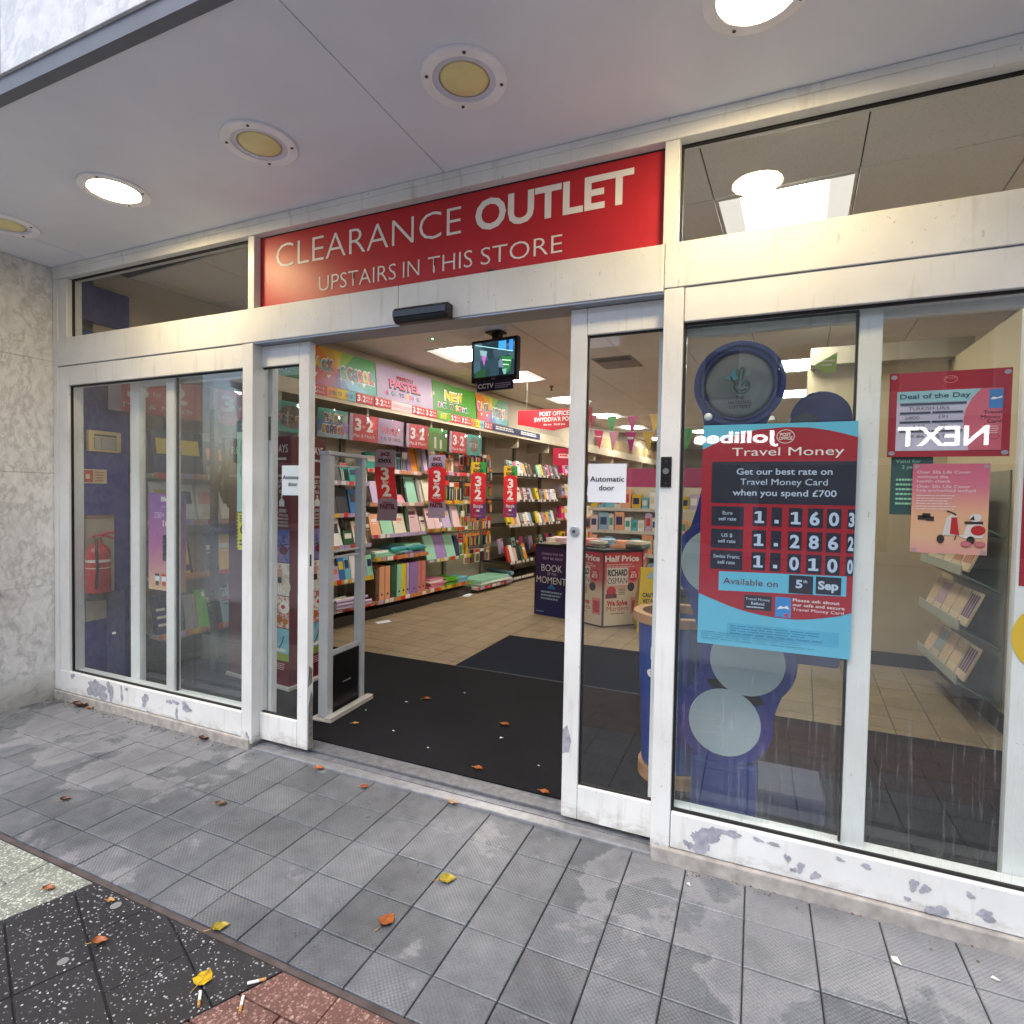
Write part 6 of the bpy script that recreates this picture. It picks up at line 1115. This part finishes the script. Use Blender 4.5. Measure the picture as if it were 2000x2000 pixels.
for a in [(-.499, -.918, .0, .055, 'olive', .9, 'yellow green leaf where the tiles meet the black terrazzo'), (-.389, -1.061, -.003, .06, 'yellow', 1.9, 'bright yellow leaf on the black terrazzo beside a cigarette butt', .12, .95), (-.774, -1.106, -.003, .045, 'orange', .7, 'curled orange leaf in the middle of the black terrazzo', .9), (-1.164, -1.038, -.003, .04, 'orange', .5, 'folded orange leaf on the pale aggregate slab', .9), (-.924, -.985+.0, -.003, .03, 'tan', .3, 'small dull leaf on the terrazzo beside the edging'), (.029, -.437, .001, .062, 'olive', .6, 'olive yellow leaf lying on the grey tiles near the middle', .5, .9), (-.05, -.681, .001, .065, 'orange', 1.5, 'large orange leaf on the grey tiles nearest the camera', .5, .85), (-.932, -.016, .004, .05, 'orange', .1, 'orange leaf at the foot of the threshold, leftmost', .6), (-.627, -.056, .001, .045, 'red', .3, 'red brown leaf just outside the threshold', .5), (-.192, -.003, .006, .05, 'tan', .0, 'tan leaf against the threshold strip', .4), (-.302, .793, .031, .06, 'orange', -.3, 'orange leaf far back on the charcoal matting', .7), (-.208, .268, .031, .05, 'orange', -.1, 'orange leaf on the matting close to the threshold', .6), (.156, .20, .031, .05, 'orange', -.2, 'orange leaf on the matting at the foot of the right door', .6), (.33, .32, .031, .05, 'tan', .2, 'tan leaf on the matting behind the right door glass', .5), (-2.80, -.03, .0, .10, 'brown', .2, 'crumpled brown leaf under the left window corner', 1.0), (-2.72, -.02, .0, .06, 'tan', -.3, 'tan leaf beside the crumpled brown one under the left window', .6), (-1.72, -.02, .0, .06, 'brown', .7, 'brown curled leaf below the left post', 1.0), (-.92, .95, .031, .05, 'orange', .5, 'small orange leaf on the matting near the beige tiles', .6), (-1.08, .44, .031, .04, 'tan', .5, 'small tan leaf on the matting beside the gate base', .5), (-1.28, .25, .031, .04, 'tan', .1, 'tan scrap of leaf by the left door edge', .5), (-1.72, -.69, .0, .04, 'brown', .9, 'dark folded leaf on the tiles at the left', 1.0), (-1.089, -.434, .0, .05, 'brown', .4, 'dark brown leaf on the tiles below the left door', .8)]: leafm(*a)
def butt(x, y, z, rot, label): o = thing('cigarette_butt', label, 'cigarette butt', (x, y, z+.004), rot, 'cigarette butts'); MB().cyl(0, 0, .0038, 0, .03, 10, Matrix.Rotation(pi/2, 4, 'Y')).build('paper', WH, o); MB().cyl(0, 0, .0039, .03, .048, 10, Matrix.Rotation(pi/2, 4, 'Y')).build('filter', LC['tan'], o)
butt(-.355, -1.098, -.003, -.75, 'cigarette butt on the terrazzo below the yellow leaf'); butt(-.262, -1.028, -.003, .75, 'white cigarette butt on the slab joint by the red pavers'); butt(-.24, -1.06, -.004, -.9, 'cigarette butt lying on the first red paver')
for k, (x, y, s) in enumerate([(-.80, -1.19, .014), (-.89, -.99, .016)]):
    tag(MB().cyl(0, 0, s, 0, .0015, 18).build('gum_spot', plain('#7b7b7a', .6), None, (x, y, -.0035)), ['grey chewing gum spot on the terrazzo at the far left', 'grey chewing gum spot on the terrazzo near the pale slab'][k], 'gum')
def scrap(x, y, z, s, label, col='#d8d4cc'): o = thing('paper_scrap', label, 'litter', (x, y, z), R.uniform(0, 3), 'scraps of litter'); MB().add([(0, 0, .001), (s, .1*s, .004), (s*1.1, .7*s, .001), (.2*s, .8*s, .005)], [(0, 1, 2, 3)]).build('scrap', plain(col, .6), o)
for k, (x, y, z, s) in enumerate([(.81, -.107, .001, .015), (1.411, -.196, .001, .028), (1.657, -.14, .001, .018), (-.26, .62, .032, .018), (-1.0, .85, .032, .018), (-1.15, .62, .032, .012), (-.82, .45, .032, .015), (-.55, .35, .032, .01), (.05, .42, .032, .012), (-.75, 1.15, .032, .016)]):
    scrap(x, y, z, s, ['pale scrap on the tiles below the right post', 'white scrap on the tiles below the right window', 'yellowish scrap on the tiles at the right photo edge', 'shiny scrap on the matting behind the orange leaf', 'white scrap on the matting beside the gate', 'white speck on the matting in front of the gate panel', 'white speck on the matting, second from the gate', 'white speck on the matting, third from the gate', 'white speck on the matting near the right door', 'white scrap on the matting close to the beige tiles'][k])
dirt = MB(); r_ = random.Random(3)
for k in range(260):
    x = -3.1+r_.random()**2*1.9 if k < 190 else r_.uniform(.7, 2.2); y = -.015-abs(r_.gauss(0, .035)); s = r_.uniform(.002, .007); dirt.box(x, x+s, y, y+s*.8, 0, s*.5, None)
o = dirt.build('grit', plain('#6e6558', .9, var=.4, scale=80)); o['kind'] = 'stuff'; o['label'] = 'grit and crumbs swept against the plinth'; o['category'] = 'grit'

# ------------------------------------------------------------------ the other side of the street (seen only as reflections)
RD = plain('#b8b4ae', .8, var=.06, scale=1); RD2 = plain('#dcd9d4', .8, var=.05, scale=1); WGL = plain('#2c3238', .15)
def street_building(x0, x1, h, label, mat, wz):
    g = thing('street_building', label, 'building', ((x0+x1)/2, -12.0, -.05)); hw = (x1-x0)/2
    B(-hw, hw, -3, -.3, 0, h).build('walls', mat, g); B(-hw-.1, hw+.1, -3, -.1, h, h+.25).build('cornice', RD2, g); B(-hw, hw, -.298, -.18, 2.35, 3.2).build('shop_fascia', plain('#33343a', .5), g)
    n = int((x1-x0)/1.6)
    for zz in wz:
        for k in range(n):
            x = -hw+.9+1.6*k; f = B(x-.45, x+.45, -.298, -.24, zz, zz+1.3).build('window', plain('#cfcac2', .5), g); B(x-.38, x+.38, -.239, -.22, zz+.07, zz+1.23).build('pane', WGL, f)
    for k in range(int((x1-x0)/3)): f = B(-hw+.4+3*k, -hw+3.0+3*k, -.298, -.26, .3, 2.2).build('shop_window', WGL, g)
    return g
street_building(-16, -2.4, 5.0, 'low building across the street, mirrored in the right door glass', RD2, (3.6,)); street_building(-2.38, 14, 7.2, 'taller building across the street with lit shop names, mirrored in the glass', RD, (3.7, 5.5))
def litsign(t_, x0, x1, z, h, label, b=.03):
    g = thing('illuminated_sign', label, 'sign', (x0, -11.95, z)); MB().box(-.05, x1-x0+.05, -.2, -.19, -.05, h+.1).build('backing', plain('#3a2a2a', .5), g)
    TXT.append((g, t_[::1], b, 0, 0, x1-x0, h, LITW, 0, lambda v: Vector(((x1-x0)-v.x, -.05, v.y)), 0))
LITW = glow('lit_letters', (1, .97, .95), 9)
litsign('Jollibee', -.44, 1.40, 2.66, .26, 'white illuminated restaurant name across the street, mirrored in the right window'); litsign('NEXT', 3.67, 5.21, 2.53, .38, 'white illuminated shop name across the street, mirrored in the far right pane', .02)

flush_text()
